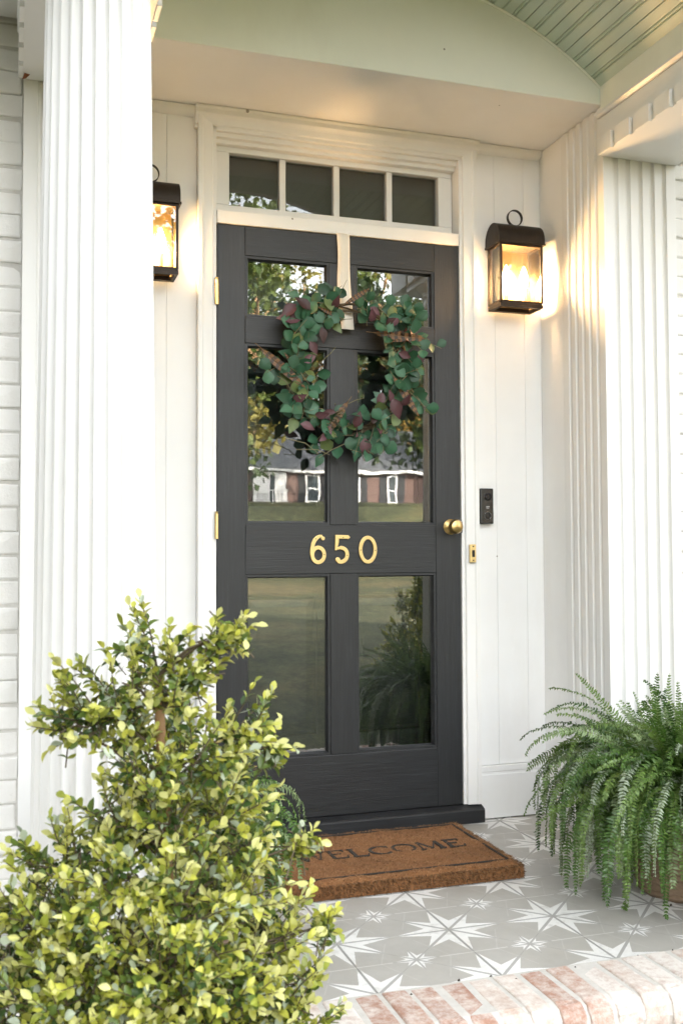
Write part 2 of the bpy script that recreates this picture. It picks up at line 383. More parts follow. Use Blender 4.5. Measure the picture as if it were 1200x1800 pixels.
VR, VC = 1.231, 1.533; VA = math.asin(.782/VR)
ty = thing('tympanum', 'pale green arched panel over the door recess under the vault', 'arched panel', (0, YP, ZS))
pts = [(-.80, ZS+.001), (.80, ZS+.001)]+[(VR*.999*math.sin(VA*(1-2*k/40)), VC+VR*.999*math.cos(VA*(1-2*k/40))) for k in range(41)]
MB().prism(pts, YP, YP+.03, 'y').build('panel', GREEN, ty)
MB().tube([(VR*.9985*math.sin(VA*(1-2*k/48)), YP-.003, VC+VR*.9985*math.cos(VA*(1-2*k/48))) for k in range(49)], .0045, 6).build('arch_bead', GREEN, ty, smooth=60)
YF = -1.50
vault = thing('vaulted_ceiling', 'green beadboard barrel vault ceiling of the porch', 'ceiling', (0, -.9, 2.47))
NBD = 20; da = 2*VA/NBD; bw = VR*da
for k in range(NBD):
    a0 = -VA+k*da; m_ = MB()
    # flat face, groove, bead, groove; u along the arc, d = depth above the face
    pr = [(.001, .002), (.0025, 0), (bw*.40, 0), (bw*.40+.003, .006), (bw*.40+.0065, .001), (bw*.40+.0105, .001), (bw*.40+.014, .006), (bw*.40+.017, 0), (bw-.0025, 0), (bw-.001, .002), (bw-.001, .016), (.001, .016)]
    pr2 = []
    for u, d in pr:
        a = a0+u/VR; r = VR+d; pr2.append((r*math.sin(a), VC+r*math.cos(a)))
    m_.prism(pr2, YF, YP+.002, 'y').build('board', GREEND, vault)
pr = [((VR+.018)*math.sin(-VA-.02+(2*VA+.04)*k/30), VC+(VR+.018)*math.cos(-VA-.02+(2*VA+.04)*k/30)) for k in range(31)]
pr += [((VR+.05)*math.sin(VA+.02-(2*VA+.04)*k/30), VC+(VR+.05)*math.cos(VA+.02-(2*VA+.04)*k/30)) for k in range(31)]
MB().prism(pr, YF, YP+.03, 'y').build('deck', GREEND, vault)

# porch roof and front gable above the arch (over the top of the picture, seen in the glass)
roof = thing('porch_roof', 'gabled porch roof with an arched front opening', 'roof', (0, -.9, 2.5))
gp = [(-1.25, 2.50), (-.80, 2.50)]+[((VR+.002)*math.sin(-VA+2*VA*k/40), VC+(VR+.002)*math.cos(-VA+2*VA*k/40)) for k in range(41)]+[(.80, 2.50), (1.25, 2.50), (0, 3.35)]
MB().prism(gp, YF-.05, YF-.005, 'y').build('gable_panel', WHITE, roof)
for s in (1, -1):
    MB().prism([(s*1.40, 2.44), (0, 3.40), (0, 3.47), (s*1.42, 2.50)], YF-.2, -.38, 'y').build('slope', ROOFM, roof)
    a, b = sorted((s*1.0855, s*1.36)); box(a, b, YF-.15, -.40, 2.43, 2.47).build('eave_board', WHITE, roof)

# ------------------------------------------------------------------ pilasters (fluted), beams with dentils, columns
def fluted(p0, p1, n, w=.021, d=.010):
    """points from p0 to p1 with n round grooves cut to the left of travel"""
    p0, p1 = Vector(p0), Vector(p1); t = (p1-p0).normalized(); L = (p1-p0).length; nrm = Vector((-t.y, t.x)); out = [p0]
    for k in range(1, n+1):
        c = L*k/(n+1)
        for q in range(7):
            a = math.pi*q/6; out.append(p0+t*(c-w/2*math.cos(a))+nrm*(d*math.sin(a)))
    return out
PO = 1.075
def pilaster(s, label):
    root = thing('pilaster', label, 'pilaster', (s*.93, -.28, FZ), 'fluted pilasters beside the door recess')
    front = fluted((XI, YP), (PO, YP), 5)                    # along the front, grooves cut towards +y
    side = fluted((XI, -.150), (XI, YP), 5)                  # along the inner side, grooves cut towards +x
    outl = [(XI, -.150)]+[(p.x, p.y) for p in side[1:]]+[(p.x, p.y) for p in front]+[(PO, YP), (PO, -.150)]
    outl = [(s*x, y) for x, y in outl]
    MB().prism(outl, FZ+.004, ZS-.001, 'z').build('shaft', COLW, root, smooth=50)
    a, b = sorted((s*(XI+.0004), s*PO)); box(a, b, -.1496, WY-.001, FZ+.004, ZS-.0015).build('return_board', WHITE, root, bevel=.002)
    a, b = sorted((s*(XI-.014), s*(PO+.020))); box(a, b, YP-.018, -.02, FZ+.001, FZ+.18).build('plinth', COLW, root, bevel=.006)
    return root
pilaster(1, 'white fluted pilaster to the right of the lit lantern, behind the fern')
pilaster(-1, 'white fluted pilaster behind the round column beside the brick wall')

def beam(s, label):
    root = thing('porch_beam', label, 'beam', (s*.925, -.9, ZB), 'dentilled porch beams')
    x0, x1 = .772, 1.078
    def X(a, b): return sorted((s*a, s*b))
    box(*X(x0, x1), YF, YP-.001, ZB, 2.372).build('architrave', COLW, root, bevel=.002)
    box(*X(x0+.008, x1-.008), YF+.002, YP-.001, 2.3722, 2.62).build('frieze', GREEN, root)
    for side in (0, 1):
        e = (x0, -1) if side == 0 else (x1, 1)
        pr = [(s*(e[0]+.0125*-e[1]), 2.3735), (s*(e[0]+e[1]*.006), 2.3735), (s*(e[0]+e[1]*.016), 2.380), (s*(e[0]+e[1]*.016), 2.388), (s*(e[0]+e[1]*.003), 2.398), (s*(e[0]+.0125*-e[1]), 2.398)]
        MB().prism(pr, YF+.001, YP-.0015, 'y').build('crown_moulding', COLW, root)
        for k in range(9):
            y = YP-.012-.1045*k
            if y-.078 < YF: break
            a, b = X(e[0]-.0005*e[1], e[0]+e[1]*.012)
            box(a, b, y-.078, y, ZB-.004, ZB+.052).build('dentil', COLW, root, bevel=.0015)
    return root
beam(1, 'white beam with dentils above the right pilaster'); beam(-1, 'white beam with dentils behind the round column top')

def column(x, y, label):
    root = thing('porch_column', label, 'column', (x, y, FZ), 'round fluted porch columns')
    NF = 26; per = 12; ang = []; dep = []
    for k in range(NF):
        for q in range(per):
            ang.append(2*math.pi*(k+q/per)/NF); f = q/per
            dep.append(0 if f < .16 else math.sin(math.pi*(f-.16)/.84)**.75)
    prof = [(.131, .062, 0), (.131, .085, 0), (.1305, .11, 1)]+[(.130-.019*((z-.1)/2.0)**1.35, z, 1) for z in (.3, .6, .9, 1.2, 1.5, 1.8, 2.0)]+[(.1105, 2.095, 1), (.110, 2.118, .35), (.110, 2.128, 0), (.110, 2.15, 0)]
    m_ = MB(); n = len(ang); vs_ = []; fs = []
    for r, z, fl in prof:
        for a, d in zip(ang, dep):
            rr_ = r*(1-.105*d*fl); vs_.append((x+rr_*math.cos(a), y+rr_*math.sin(a), z))
    for i in range(len(prof)-1):
        for k in range(n): fs.append((i*n+k, i*n+(k+1) % n, (i+1)*n+(k+1) % n, (i+1)*n+k))
    m_.add(vs_, fs); m_.build('shaft', COLW, root, smooth=40)
    MB().lathe([(.158, FZ+.002), (.163, FZ+.02), (.163, FZ+.05), (.155, FZ+.066), (.140, FZ+.070), (.138, FZ+.082), (.146, FZ+.088), (.148, FZ+.098), (.142, FZ+.11), (.131, FZ+.114)], x, y, 48).build('base', COLW, root, smooth=35)
    MB().lathe([(.1105, 2.150), (.119, 2.155), (.121, 2.162), (.118, 2.170), (.113, 2.174), (.113, 2.182), (.124, 2.188), (.142, 2.206), (.146, 2.214)], x, y, 48).build('capital', COLW, root, smooth=35)
    box(x-.150, x+.150, y-.150, y+.150, 2.2145, ZB-.0006).build('abacus', COLW, root, bevel=.002)
    return root
column(-.927, -1.15, 'white round fluted column in the left foreground of the porch')
column(.927, -1.15, 'white round fluted column by the fern basket at the porch front')

# ------------------------------------------------------------------ white painted brick house walls either side
def brick_wall(s, label):
    xa, xb = PO+.003, 3.6; y = -.372
    root = thing('brick_wall', label, 'wall', (s*2, y, GZ))
    a, b = sorted((s*(PO-.02), s*xb)); box(a, b, y+.006, y+.2, GZ-.3, 2.62).build('mortar', MORTW, root)
    ch = .0690; nrow = int((2.60-GZ)/ch); rest = MB(); variants = []
    for k in range(3):
        m_ = box(-.1055, .1055, -.03, .03, -.0325, .0325); o = m_.build('brick', WBRICK, root, bevel=.006)
        for v in o.data.vertices: v.co += Vector((random.uniform(-.003, .003), random.uniform(-.004, .003), random.uniform(-.0025, .0025)))
        variants.append(o)
    used = 0
    for r in range(nrow):
        x = xa-(.11 if r % 2 else 0.0); z = GZ+ch*(r+.5)
        c = 0
        while x < xb-.05:
            x0, x1 = max(x, xa), min(x+.211, xb)
            if x1-x0 > .03:
                L = x1-x0; jx = random.uniform(-.002, .002); jz = random.uniform(-.0035, .0035); jy = random.uniform(-.0035, .0035)
                if x1 < 2.2 and used < 290:
                    o = variants[used % 3] if used < 3 else variants[used % 3].copy()
                    if used >= 3: col.objects.link(o)
                    o.location = Vector((s*((x0+x1)/2+jx), y+.03+jy, z+jz))-WL[root]; o.scale = (L/.211, 1, 1)
                    o.rotation_euler = (random.uniform(-.02, .02), random.uniform(-.006, .006), random.uniform(-.012, .012)); used += 1
                else:
                    rest.box(*sorted((s*x0, s*x1)), y+jy, y+.06, z-.0305, z+.0305)
            x += .2205
    rest.build('brickwork', WBRICK, root, kind='stuff')
    return root
brick_wall(-1, 'white painted brick wall left of the round column'); brick_wall(1, 'white painted brick wall at the right edge beside the fluted pilaster')
up_ = thing('upper_wall', 'white painted upper wall of the house above the porch roof', 'wall', (0, -.3, 2.62))
box(-3.6, 3.6, -.360, -.17, 2.621, 5.4).build('panel', WBRICK, up_)
for s in (1, -1): box(*sorted((s*3.603, s*12.0)), -.360, -.17, GZ-.3, 5.4).build('wing', WBRICK, up_)
MB().prism([(-.9, 5.3), (-.9, 5.42), (4.5, 8.6), (9.9, 5.42), (9.9, 5.3)], -12.6, 12.6, 'x').build('main_roof', ROOFM, up_)
# dim hall behind the door
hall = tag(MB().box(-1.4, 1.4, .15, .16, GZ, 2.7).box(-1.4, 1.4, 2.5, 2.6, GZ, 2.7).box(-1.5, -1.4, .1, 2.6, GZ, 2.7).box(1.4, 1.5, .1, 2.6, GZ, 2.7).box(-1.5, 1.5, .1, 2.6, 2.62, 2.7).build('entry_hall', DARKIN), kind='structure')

# ------------------------------------------------------------------ door frame with transom
DW = .448
fr = thing('door_frame', 'white door casing with a four-pane transom window above the door', 'door frame', (0, 0, FZ))
for s in (1, -1):
    pr = [(s*DW, -.004), (s*(DW+.012), -.004), (s*(DW+.014), -.012), (s*(DW+.046), -.016), (s*(DW+.050), -.020), (s*(DW+.064), -.020), (s*(DW+.064), .0155), (s*(DW+.01), .05), (s*(DW+.003), .075), (s*DW, .075)]
    MB().prism(pr, .012, 2.395, 'z').build('casing', CREAM, fr, bevel=.001)
hd = [(-.004, 2.352), (-.004, 2.364), (-.012, 2.366), (-.016, 2.384), (-.020, 2.390), (-.028, 2.397), (-.028, 2.412), (-.032, 2.418), (-.032, 2.4235), (.05, 2.4235), (.05, 2.352)]
MB().prism(hd, -.522, .522, 'x').build('head_casing', CREAM, fr, bevel=.001)
MB().prism([(.012, 2.3518), (.012, 2.336), (.03, 2.334), (.03, 2.322), (.07, 2.322), (.07, 2.3518)], -DW+.0015, DW-.0015, 'x').build('stop_moulding', CREAM, fr)
box(-DW+.0015, DW-.0015, -.006, .07, 2.0335, 2.079).build('transom_bar', CREAM, fr, bevel=.003)
TX, TZ0, TZ1, TY = .392, 2.118, 2.303, .080
def bar(name, a, b, c, d, y0_=TY-.018, y1_=TY+.012): return box(a, b, y0_, y1_, c, d).build(name, CREAM, fr, bevel=.002)
bar('sash_rail', -DW+.002, DW-.002, 2.0795, TZ0, .055, .092); bar('sash_rail', -DW+.002, DW-.002, TZ1, 2.3515, .055, .092)
bar('sash_stile', -DW+.002, -TX, TZ0+.0003, TZ1-.0003, .055, .092); bar('sash_stile', TX, DW-.002, TZ0+.0003, TZ1-.0003, .055, .092)
mx = [-.1995, 0.0, .2015]
for x in mx: bar('muntin', x-.011, x+.011, TZ0+.0004, TZ1-.0004)
ed = [-TX]+mx+[TX]
for a, b in zip(ed[:-1], ed[1:]):
    box(a+.001, b-.001, TY, TY+.003, TZ0+.001, TZ1-.001).build('pane', TGLASS, fr)
MB().prism([(-.036, FZ+.001), (-.036, -.004), (-.030, .001), (-.002, .0105), (.07, .0105), (.07, FZ+.001)], -.516, .516, 'x').build('threshold', DOORH, fr, bevel=.002)

# ------------------------------------------------------------------ the door
door = thing('front_door', 'black wooden front door with six glass panes and brass hardware', 'door', (0, .02, .012))
ZD0, ZD1 = .0125, 2.031
xs_ = [(-.348, -.048), (.048, .349)]; zs_ = [(.219, .842), (1.011, 1.630), (1.720, 1.931)]
def dpart(name, a, b, c, d, m): return box(a, b, 0, .044, c, d).build(name, m, door, bevel=.0018)
dpart('stile', -DW+.003, -.3483, ZD0, ZD1, DOORV); dpart('stile', .3493, DW-.003, ZD0, ZD1, DOORV)
for c, d in ((ZD0, .219), (.842, 1.011), (1.630, 1.720), (1.931, ZD1)): dpart('rail', -.348, .349, c, d, DOORH)
for z0_, z1_ in zs_: dpart('mullion', -.0478, .0478, z0_+.0003, z1_-.0003, DOORV)
for a, b in xs_:
    for z0_, z1_ in zs_:
        m_ = MB()          # sloped glazing bead: ring of four prisms
        o_ = [(a, z0_), (b, z0_), (b, z1_), (a, z1_)]; t_ = .013
        i_ = [(a+t_, z0_+t_), (b-t_, z0_+t_), (b-t_, z1_-t_), (a+t_, z1_-t_)]
        vs_ = [(x, .0035, z) for x, z in o_]+[(x*.35+X*.65, .0035, z*.35+Z*.65) for (x, z), (X, Z) in zip(o_, i_)]+[(x, .018, z) for x, z in i_]+[(x, .034, z) for x, z in i_]+[(x, .034, z) for x, z in o_]
        fs = [(k*4+i, k*4+(i+1) % 4, (k+1) % 5*4+(i+1) % 4, (k+1) % 5*4+i) for k in range(5) for i in range(4)]
        m_.add(vs_, fs).build('glazing_bead', DOORH, door)
        box(a+.010, b-.010, .0205, .0235, z0_+.010, z1_-.010).build('pane', DGLASS, door)
for z in (1.795, 1.005, .24):
    h = MB().tube([(-DW+.000, -.009, z-.042), (-DW+.000, -.009, z+.042)], .0065, 10)
    for q in (-.025, 0, .025): h.tube([(-DW, -.009, z+q-.0006), (-DW, -.009, z+q+.0006)], .0069, 10)
    h.tube([(-DW, -.009, z+.042), (-DW, -.009, z+.049)], [.004, .006], 8); h.box(-DW+.0005, -DW+.004, -.004, .0, z-.042, z+.042)
    h.build('hinge', BRASS, door, smooth=40)
kx, kz = .405, 1.006
kn = MB().lathe([(.027, .0005), (.028, -.004), (.022, -.008), (.013, -.012), (.011, -.022), (.013, -.028), (.022, -.034), (.0265, -.044), (.0265, -.052), (.021, -.062), (.010, -.066), (.001, -.0665)], kx, kz, 32, 'y').build('knob', BRASSD, door, smooth=40)
box(.4495-.004, .4505, -.006, .002, .985, 1.025).build('strike_plate', IRON, door)

def stroke(m_, pts, wd, th, y, axis='y'):
    """flat ribbon along 2-D points with a half width per point, with thickness; axis y: (x,z) plane facing -y, z: (x,y) plane facing up"""
    n = len(pts); L = []; Rr = []
    for i, p in enumerate(pts):
        a = Vector(pts[max(i-1, 0)]); b = Vector(pts[min(i+1, n-1)]); t = (b-a).normalized(); nn = Vector((-t.y, t.x)); wv = wd[i] if isinstance(wd, (list, tuple)) else wd
        L.append(Vector(p)+nn*wv); Rr.append(Vector(p)-nn*wv)
    P = (lambda q, k: (q.x, y-k, q.y)) if axis == 'y' else (lambda q, k: (q.x, q.y, y+k))
    vs_ = [P(q, 0) for q in L]+[P(q, 0) for q in Rr]+[P(q, th) for q in L]+[P(q, th) for q in Rr]; fs = []
    for i in range(n-1):
        fs += [(i, i+1, n+i+1, n+i), (2*n+i, 3*n+i, 3*n+i+1, 2*n+i+1), (i, 2*n+i, 2*n+i+1, i+1), (n+i, n+i+1, 3*n+i+1, 3*n+i)]
    fs += [(0, n, 3*n, 2*n), (n-1, 3*n-1, 4*n-1, 2*n-1)]
    m_.add(vs_, fs)
def arc(cx, cz, rx, rz, a0, a1, n=20): return [(cx+rx*math.cos(R(a0+(a1-a0)*k/n)), cz+rz*math.sin(R(a0+(a1-a0)*k/n))) for k in range(n+1)]
def digit(ch, x0, z0_, k):
    """digit in a box: photograph units (1200x525 crop) -> metres"""
    u = lambda x, y: (x0+(x)*k, z0_+(465-y)*k)
    m_ = MB(); hw = 24*k
    def screw(x, y):
        c = u(x, y); return MB().lathe([(7*k, -.0068), (7*k, -.0074), (3*k, -.0078)], c[0], c[1], 10, 'y')
    if ch == '6':
        p1 = [u(*q) for q in ((300, 128), (285, 142), (262, 136), (262, 112), (285, 95), (250, 98), (215, 115), (180, 150), (155, 200), (143, 260), (140, 320), (142, 350))]
        p1 = p1[4:]; stroke(m_, p1, [14*k, 20*k, 24*k, 26*k, 26*k, 26*k, 26*k, 25*k], .0060, -.0004)
        stroke(m_, arc(*u(227, 345), 82*k, 97*k, 0, 360, 36), 25*k, .0063, -.0004)
        m_.lathe([(27*k, -.0004), (27*k, -.0057), (21*k, -.0062)], *u(292, 128), 16, 'y'); sc_ = ((192, 133), (308, 342))
    elif ch == '5':
        stroke(m_, [u(490, 82), u(486, 180), u(470, 285)], [26*k, 24*k, 14*k], .0060, -.0004)
        stroke(m_, [u(478, 105), u(560, 108), u(640, 108), u(656, 126)], [24*k, 26*k, 24*k, 20*k], .0064, -.0004)
        stroke(m_, [u(478, 268)]+arc(*u(540, 345), 88*k, 94*k, 118, -118, 26), [10*k]+[18*k]*3+[25*k]*24, .0068, -.0004)
        m_.lathe([(33*k, -.0004), (33*k, -.0057), (26*k, -.0062)], *u(497, 410), 16, 'y'); sc_ = ((572, 115), (627, 352))
    else:
        stroke(m_, arc(*u(920, 278), 104*k, 163*k, 0, 360, 44), 24*k, .0062, -.0004); sc_ = ((817, 282), (1026, 288))
    o = m_.build('house_number', BRASS, door, bevel=.0008); o['label'] = 'brass house number '+ch
    for q in sc_: screw(*q).build('screw', IRON, o)
k_ = .102/390
for ch in '650': digit(ch, -.125-105*k_, .876, k_)

# inner panelled door behind the glass
inner = thing('inner_door', 'dark panelled inner door seen through the glass of the front door', 'door', (0, .12, .012))
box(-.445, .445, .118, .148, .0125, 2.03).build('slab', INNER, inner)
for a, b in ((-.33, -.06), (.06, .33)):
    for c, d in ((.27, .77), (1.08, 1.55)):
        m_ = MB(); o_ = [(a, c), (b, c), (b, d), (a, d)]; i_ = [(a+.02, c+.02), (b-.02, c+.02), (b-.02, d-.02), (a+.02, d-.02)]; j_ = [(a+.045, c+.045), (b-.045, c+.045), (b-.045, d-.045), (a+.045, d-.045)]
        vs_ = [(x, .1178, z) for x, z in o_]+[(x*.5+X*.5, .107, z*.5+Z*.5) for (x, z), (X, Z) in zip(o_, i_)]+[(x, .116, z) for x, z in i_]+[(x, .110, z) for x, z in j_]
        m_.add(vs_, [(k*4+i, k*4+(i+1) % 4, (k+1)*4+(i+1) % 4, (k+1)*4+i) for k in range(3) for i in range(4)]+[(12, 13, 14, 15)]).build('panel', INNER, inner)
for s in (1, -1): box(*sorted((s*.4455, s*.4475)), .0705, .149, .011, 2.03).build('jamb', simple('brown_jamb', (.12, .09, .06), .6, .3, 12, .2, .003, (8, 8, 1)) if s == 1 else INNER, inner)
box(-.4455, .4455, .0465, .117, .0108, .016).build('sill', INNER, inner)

# ------------------------------------------------------------------ small hardware on the wall
db = thing('video_doorbell', 'black video doorbell with round silver-rimmed button on the white wall', 'doorbell', (.548, WY, 1.017))
box(.522, .574, -.010, WY-.0005, 1.017, 1.147).build('housing', BLACK, db, bevel=.004)
MB().lathe([(.0145, -.0098), (.0145, -.0115), (.011, -.0125), (.006, -.0120)], .550, 1.116, 24, 'y').build('lens', metal('dark_lens', (.03, .03, .035), .1), db, smooth=40)
ring_ = MB().tube([(.550+.0135*math.cos(R(q)), -.0105, 1.047+.0135*math.sin(R(q))) for q in range(0, 361, 12)], .0012, 6, False); ring_.build('button_rim', SILVER, db, smooth=60)
MB().lathe([(.0120, -.0098), (.0120, -.0112), (.010, -.0116)], .550, 1.047, 24, 'y').build('button', BLACK, db, smooth=40)
mk = MB()
for q, zz in ((-.006, 1.080), (-.0015, 1.080), (.003, 1.080)): mk.box(.550+q, .550+q+.0028, -.0106, -.0099, zz-.002, zz+.002)
mk.box(.544, .5545, -.0106, -.0099, 1.0735, 1.0755); mk.build('mark', FWHITE, db)
ob = thing('brass_doorbell', 'small brass push-button doorbell on the white door casing', 'doorbell', (.481, -.02, .878))
box(.470, .4935, -.0285, -.0165, .877, .943).build('plate', BRASS, ob, bevel=.002)
box(.477, .4875, -.0305, -.0284, .897, .922).build('button', BLACK, ob, bevel=.001)
for zz in (.885, .935): MB().lathe([(.0028, -.0284), (.0028, -.0292), (.001, -.0296)], .482, zz, 10, 'y').build('screw', IRON, ob)
lf = MB(); P0 = Vector((-1.068, -.452, 2.247))
lf.add([P0+Vector(q) for q in ((-.012, 0, -.014), (-.002, -.006, -.012), (.010, -.004, .002), (.016, 0, .016), (.004, -.008, .012), (-.006, -.010, 0))], [(0, 1, 5), (1, 2, 4, 5), (2, 3, 4)])
dl = lf.build('dry_leaf', DRYL); dl.modifiers.new('solid', 'SOLIDIFY').thickness = .0015
tag(dl, 'curled dry brown leaf stuck at the top of the left pilaster', 'leaf')

# ------------------------------------------------------------------ wall lanterns
def lantern(cx, label, energy, dz=0):
    root = thing('wall_lantern', label, 'lantern', (cx, WY, 1.79+dz), 'black wall lanterns beside the door')
    hw, yb, yf_, z0_, z1_ = .086, WY-.001, -.094, 1.820+dz, 2.034+dz
    box(cx-hw+.004, cx+hw-.004, yb-.006, yb, z0_-.006, 2.098+dz).build('back_plate', BRASSD, root)
    p = .0042; fm = MB()
    for sx in (-1, 1):
        for y in (yf_+p, yb-.012): fm.box(cx+sx*(hw-p)-p, cx+sx*(hw-p)+p, y-p, y+p, z0_, z1_)
    for z in (z0_, z1_-.004):
        fm.box(cx-hw+2*p, cx+hw-2*p, yf_, yf_+2*p, z-.004, z+.005)
        for sx in (-1, 1): fm.box(cx+sx*(hw-p)-p, cx+sx*(hw-p)+p, yf_+2*p, yb-.012-p, z-.004, z+.005)
    fm.build('frame', IRON, root)
    bt = MB().box(cx-hw, cx+hw, yf_-.001, yf_+.012, z0_-.018, z0_-.0045)
    for sx in (-1, 1): bt.box(*sorted((cx+sx*hw, cx+sx*(hw-.012))), yf_+.0125, yb-.007, z0_-.018, z0_-.0045)
    bt.box(cx-hw+.0125, cx+hw-.0125, yb-.03, yb-.007, z0_-.018, z0_-.0045); bt.build('bottom_rim', IRON, root, bevel=.001)
    e = .006; d0, d1 = yf_-e, yb; zc = 2.036+dz; prof = [(d1, zc)]+[((d0+d1)/2+(d1-d0)/2*math.cos(R(q)), zc+.018+.062*math.sin(R(q))) for q in range(0, 181, 15)]+[(d0, zc)]
    MB().prism(prof, cx-hw-e, cx+hw+e, 'x').build('hood', IRON, root, smooth=30)
    MB().prism([(yf_-e-.003, zc-.003), (yb, zc-.003), (yb, zc+.004), (yf_-e-.003, zc+.004)], cx-hw-e-.003, cx+hw+e+.003, 'x').build('hood_rim', IRON, root, bevel=.001)
    yc = (d0+d1)/2; rg = MB(); n = 28; zr = 2.116+dz+.028
    for k in range(n):
        pass
    vs_ = []; fs = []
    for k in range(n):
        a = 2*math.pi*k/n
        for r, y in ((.0305, -.006), (.0305, .006), (.0275, .006), (.0275, -.006)): vs_.append((cx+r*math.cos(a), yc+y, zr+r*math.sin(a)))
        for q in range(4): fs.append((k*4+q, k*4+(q+1) % 4, ((k+1) % n)*4+(q+1) % 4, ((k+1) % n)*4+q))
    rg.add(vs_, fs).build('ring', IRON, root, smooth=40)
    box(cx-hw+2*p+.0005, cx+hw-2*p-.0005, yf_+p-.001, yf_+p+.001, z0_+.0055, z1_-.009).build('pane', LGLASS, root)
    for sx in (-1, 1): box(cx+sx*(hw-p)-.001, cx+sx*(hw-p)+.001, yf_+2*p+.0005, yb-.012-p-.0005, z0_+.0055, z1_-.009).build('pane', LGLASS, root)
    box(cx-.07, cx+.07, -.072, -.010, z0_-.004, z0_+.002).build('candle_plate', BRASSD, root)
    for dx in (-.036, .036):
        cd_ = MB().tube([(cx+dx, -.042, z0_+.002), (cx+dx, -.042, z0_+.062)], .0085, 14).lathe([(.014, z0_+.002), (.016, z0_+.008), (.009, z0_+.012)], cx+dx, -.042, 16); cd_.build('candle', simple('candle_sleeve', (.55, .38, .18), .5, .2), root, smooth=40)
        b_ = MB().lathe([(.006, z0_+.063), (.013, z0_+.078), (.0165, z0_+.093), (.014, z0_+.112), (.008, z0_+.132), (.002, z0_+.146)], cx+dx, -.042, 16); b_.build('bulb', BULB, root, smooth=60)
    ld = bpy.data.lights.new('lantern_light', 'POINT'); ld.energy = energy/2; ld.color = (1.0, .60, .28); ld.shadow_soft_size = .045
    for dx in (-.036, .036):
        lo = bpy.data.objects.new('lantern_light', ld); col.objects.link(lo); lo.parent = root; lo.location = Vector((cx+dx, -.043, z0_+.082))-WL[root]
    return root
lantern(.654, 'lit black lantern with arched hood on the wall right of the door', 2.7)
lantern(-.676, 'lit black lantern left of the door, half hidden by the round column', 1.6, .018)

# ------------------------------------------------------------------ door mat
MX0, MX1, MY0, MY1, MZ = -.378, .352, -.628, -.150, -.004
mat = thing('door_mat', 'thick brown coir door mat printed WELCOME in front of the door', 'door mat', ((MX0+MX1)/2, (MY0+MY1)/2, FZ))
mb_ = MB(); nxm, nym = 40, 26
def mz(x, y):
    e = min(x-MX0, MX1-x, y-MY0, MY1-y); return MZ-.012*max(0, 1-e/.014)**2+.0022*math.sin(x*23)*math.cos(y*31)+.0015*math.sin(x*71+y*53)
for j in range(nym+1):
    for i in range(nxm+1):
        x = MX0+(MX1-MX0)*i/nxm; y = MY0+(MY1-MY0)*j/nym; mb_.v.append(Vector((x, y, mz(x, y))))
for j in range(nym):
    for i in range(nxm): mb_.f.append((j*(nxm+1)+i, j*(nxm+1)+i+1, (j+1)*(nxm+1)+i+1, (j+1)*(nxm+1)+i))
per_ = [(i, 0) for i in range(nxm)]+[(nxm, j) for j in range(nym)]+[(i, nym) for i in range(nxm, 0, -1)]+[(0, j) for j in range(nym, 0, -1)]
b0 = len(mb_.v); idx = [j*(nxm+1)+i for i, j in per_]
for q in idx:
    v = mb_.v[q]; mb_.v.append(Vector((v.x, v.y, FZ+.002)))
for k in range(len(idx)): mb_.f.append((idx[k], b0+k, b0+(k+1) % len(idx), idx[(k+1) % len(idx)]))
mb_.build('pad', COIR, mat, smooth=60)
# letters: serif strokes in a unit box (0..1 high)
LT = {'W': [((0, 1), (.28, 0), .075), ((.28, 0), (.5, .95), .035), ((.5, .95), (.75, 0), .075), ((.75, 0), (1.0, 1), .035), ((-.1, 1), (.14, 1), .03), ((.88, 1), (1.1, 1), .03)],
      'E': [((.14, 0), (.14, 1), .075), ((.02, 0), (.68, 0), .035), ((.02, 1), (.66, 1), .035), ((.14, .52), (.5, .52), .03), ((.66, 0), (.7, .2), .03), ((.64, 1), (.66, .82), .03)],
      'L': [((.14, 0), (.14, 1), .075), ((.02, 0), (.64, 0), .035), ((.02, 1), (.28, 1), .03), ((.62, 0), (.68, .22), .03)],
      'M': [((.1, 0), (.13, 1), .035), ((.13, 1), (.5, .08), .08), ((.5, .08), (.88, 1), .035), ((.88, 1), (.9, 0), .075), ((0, 0), (.22, 0), .03), ((.76, 0), (1.02, 0), .03)]}
ADV = {'W': 1.16, 'E': .84, 'L': .80, 'C': .92, 'O': 1.0, 'M': 1.16}
LH = .074; tx0, ty0 = -.272, -.418; segs = []
cur = 0; tot = sum(ADV[c] for c in 'WELCOME'); LW = .548/tot
for ch in 'WELCOME':
    st_ = LT.get(ch)
    if ch in 'OC':
        cxx, cyy, rx, rz = .45, .5, .42, .5; a0, a1 = (45, 315) if ch == 'C' else (0, 360)
        pts_ = arc(cxx, cyy, rx, rz, a0, a1, 24); wd_ = [.03+.045*abs(math.cos(R(a0+(a1-a0)*k/24))) for k in range(25)]; st_ = [(pts_, wd_)]
        if ch == 'C': st_.append(([(.76, .72), (.78, .98)], [.03, .03]))
    else: st_ = [([a, b], [wv, wv]) for a, b, wv in st_]
    m_ = MB()
    for q, (pp, wd_) in enumerate(st_):
        P2 = [(tx0+(cur+p[0])*LW, ty0+p[1]*LH) for p in pp]; W2 = [wv*LH*.95 for wv in wd_]
        stroke(m_, P2, W2, .0035+.0003*q, MZ-.001, 'z')
        for a, b, c in zip(P2[:-1], P2[1:], W2): segs.append((a, b, c))
    m_.build('letter', INK, mat)
    cur += ADV[ch]
BI = .030
bx = [(MX0+BI, MY0+BI+.012), (MX1-BI, MY0+BI+.012), (MX1-BI, MY1-BI), (MX0+BI, MY1-BI)]
for k in range(4):
    a, b = bx[k], bx[(k+1) % 4]; m_ = MB(); stroke(m_, [a, b], .0035, .0032+.0002*k, MZ-.001, 'z'); m_.build('border_line', INK, mat); segs.append((a, b, .0042))
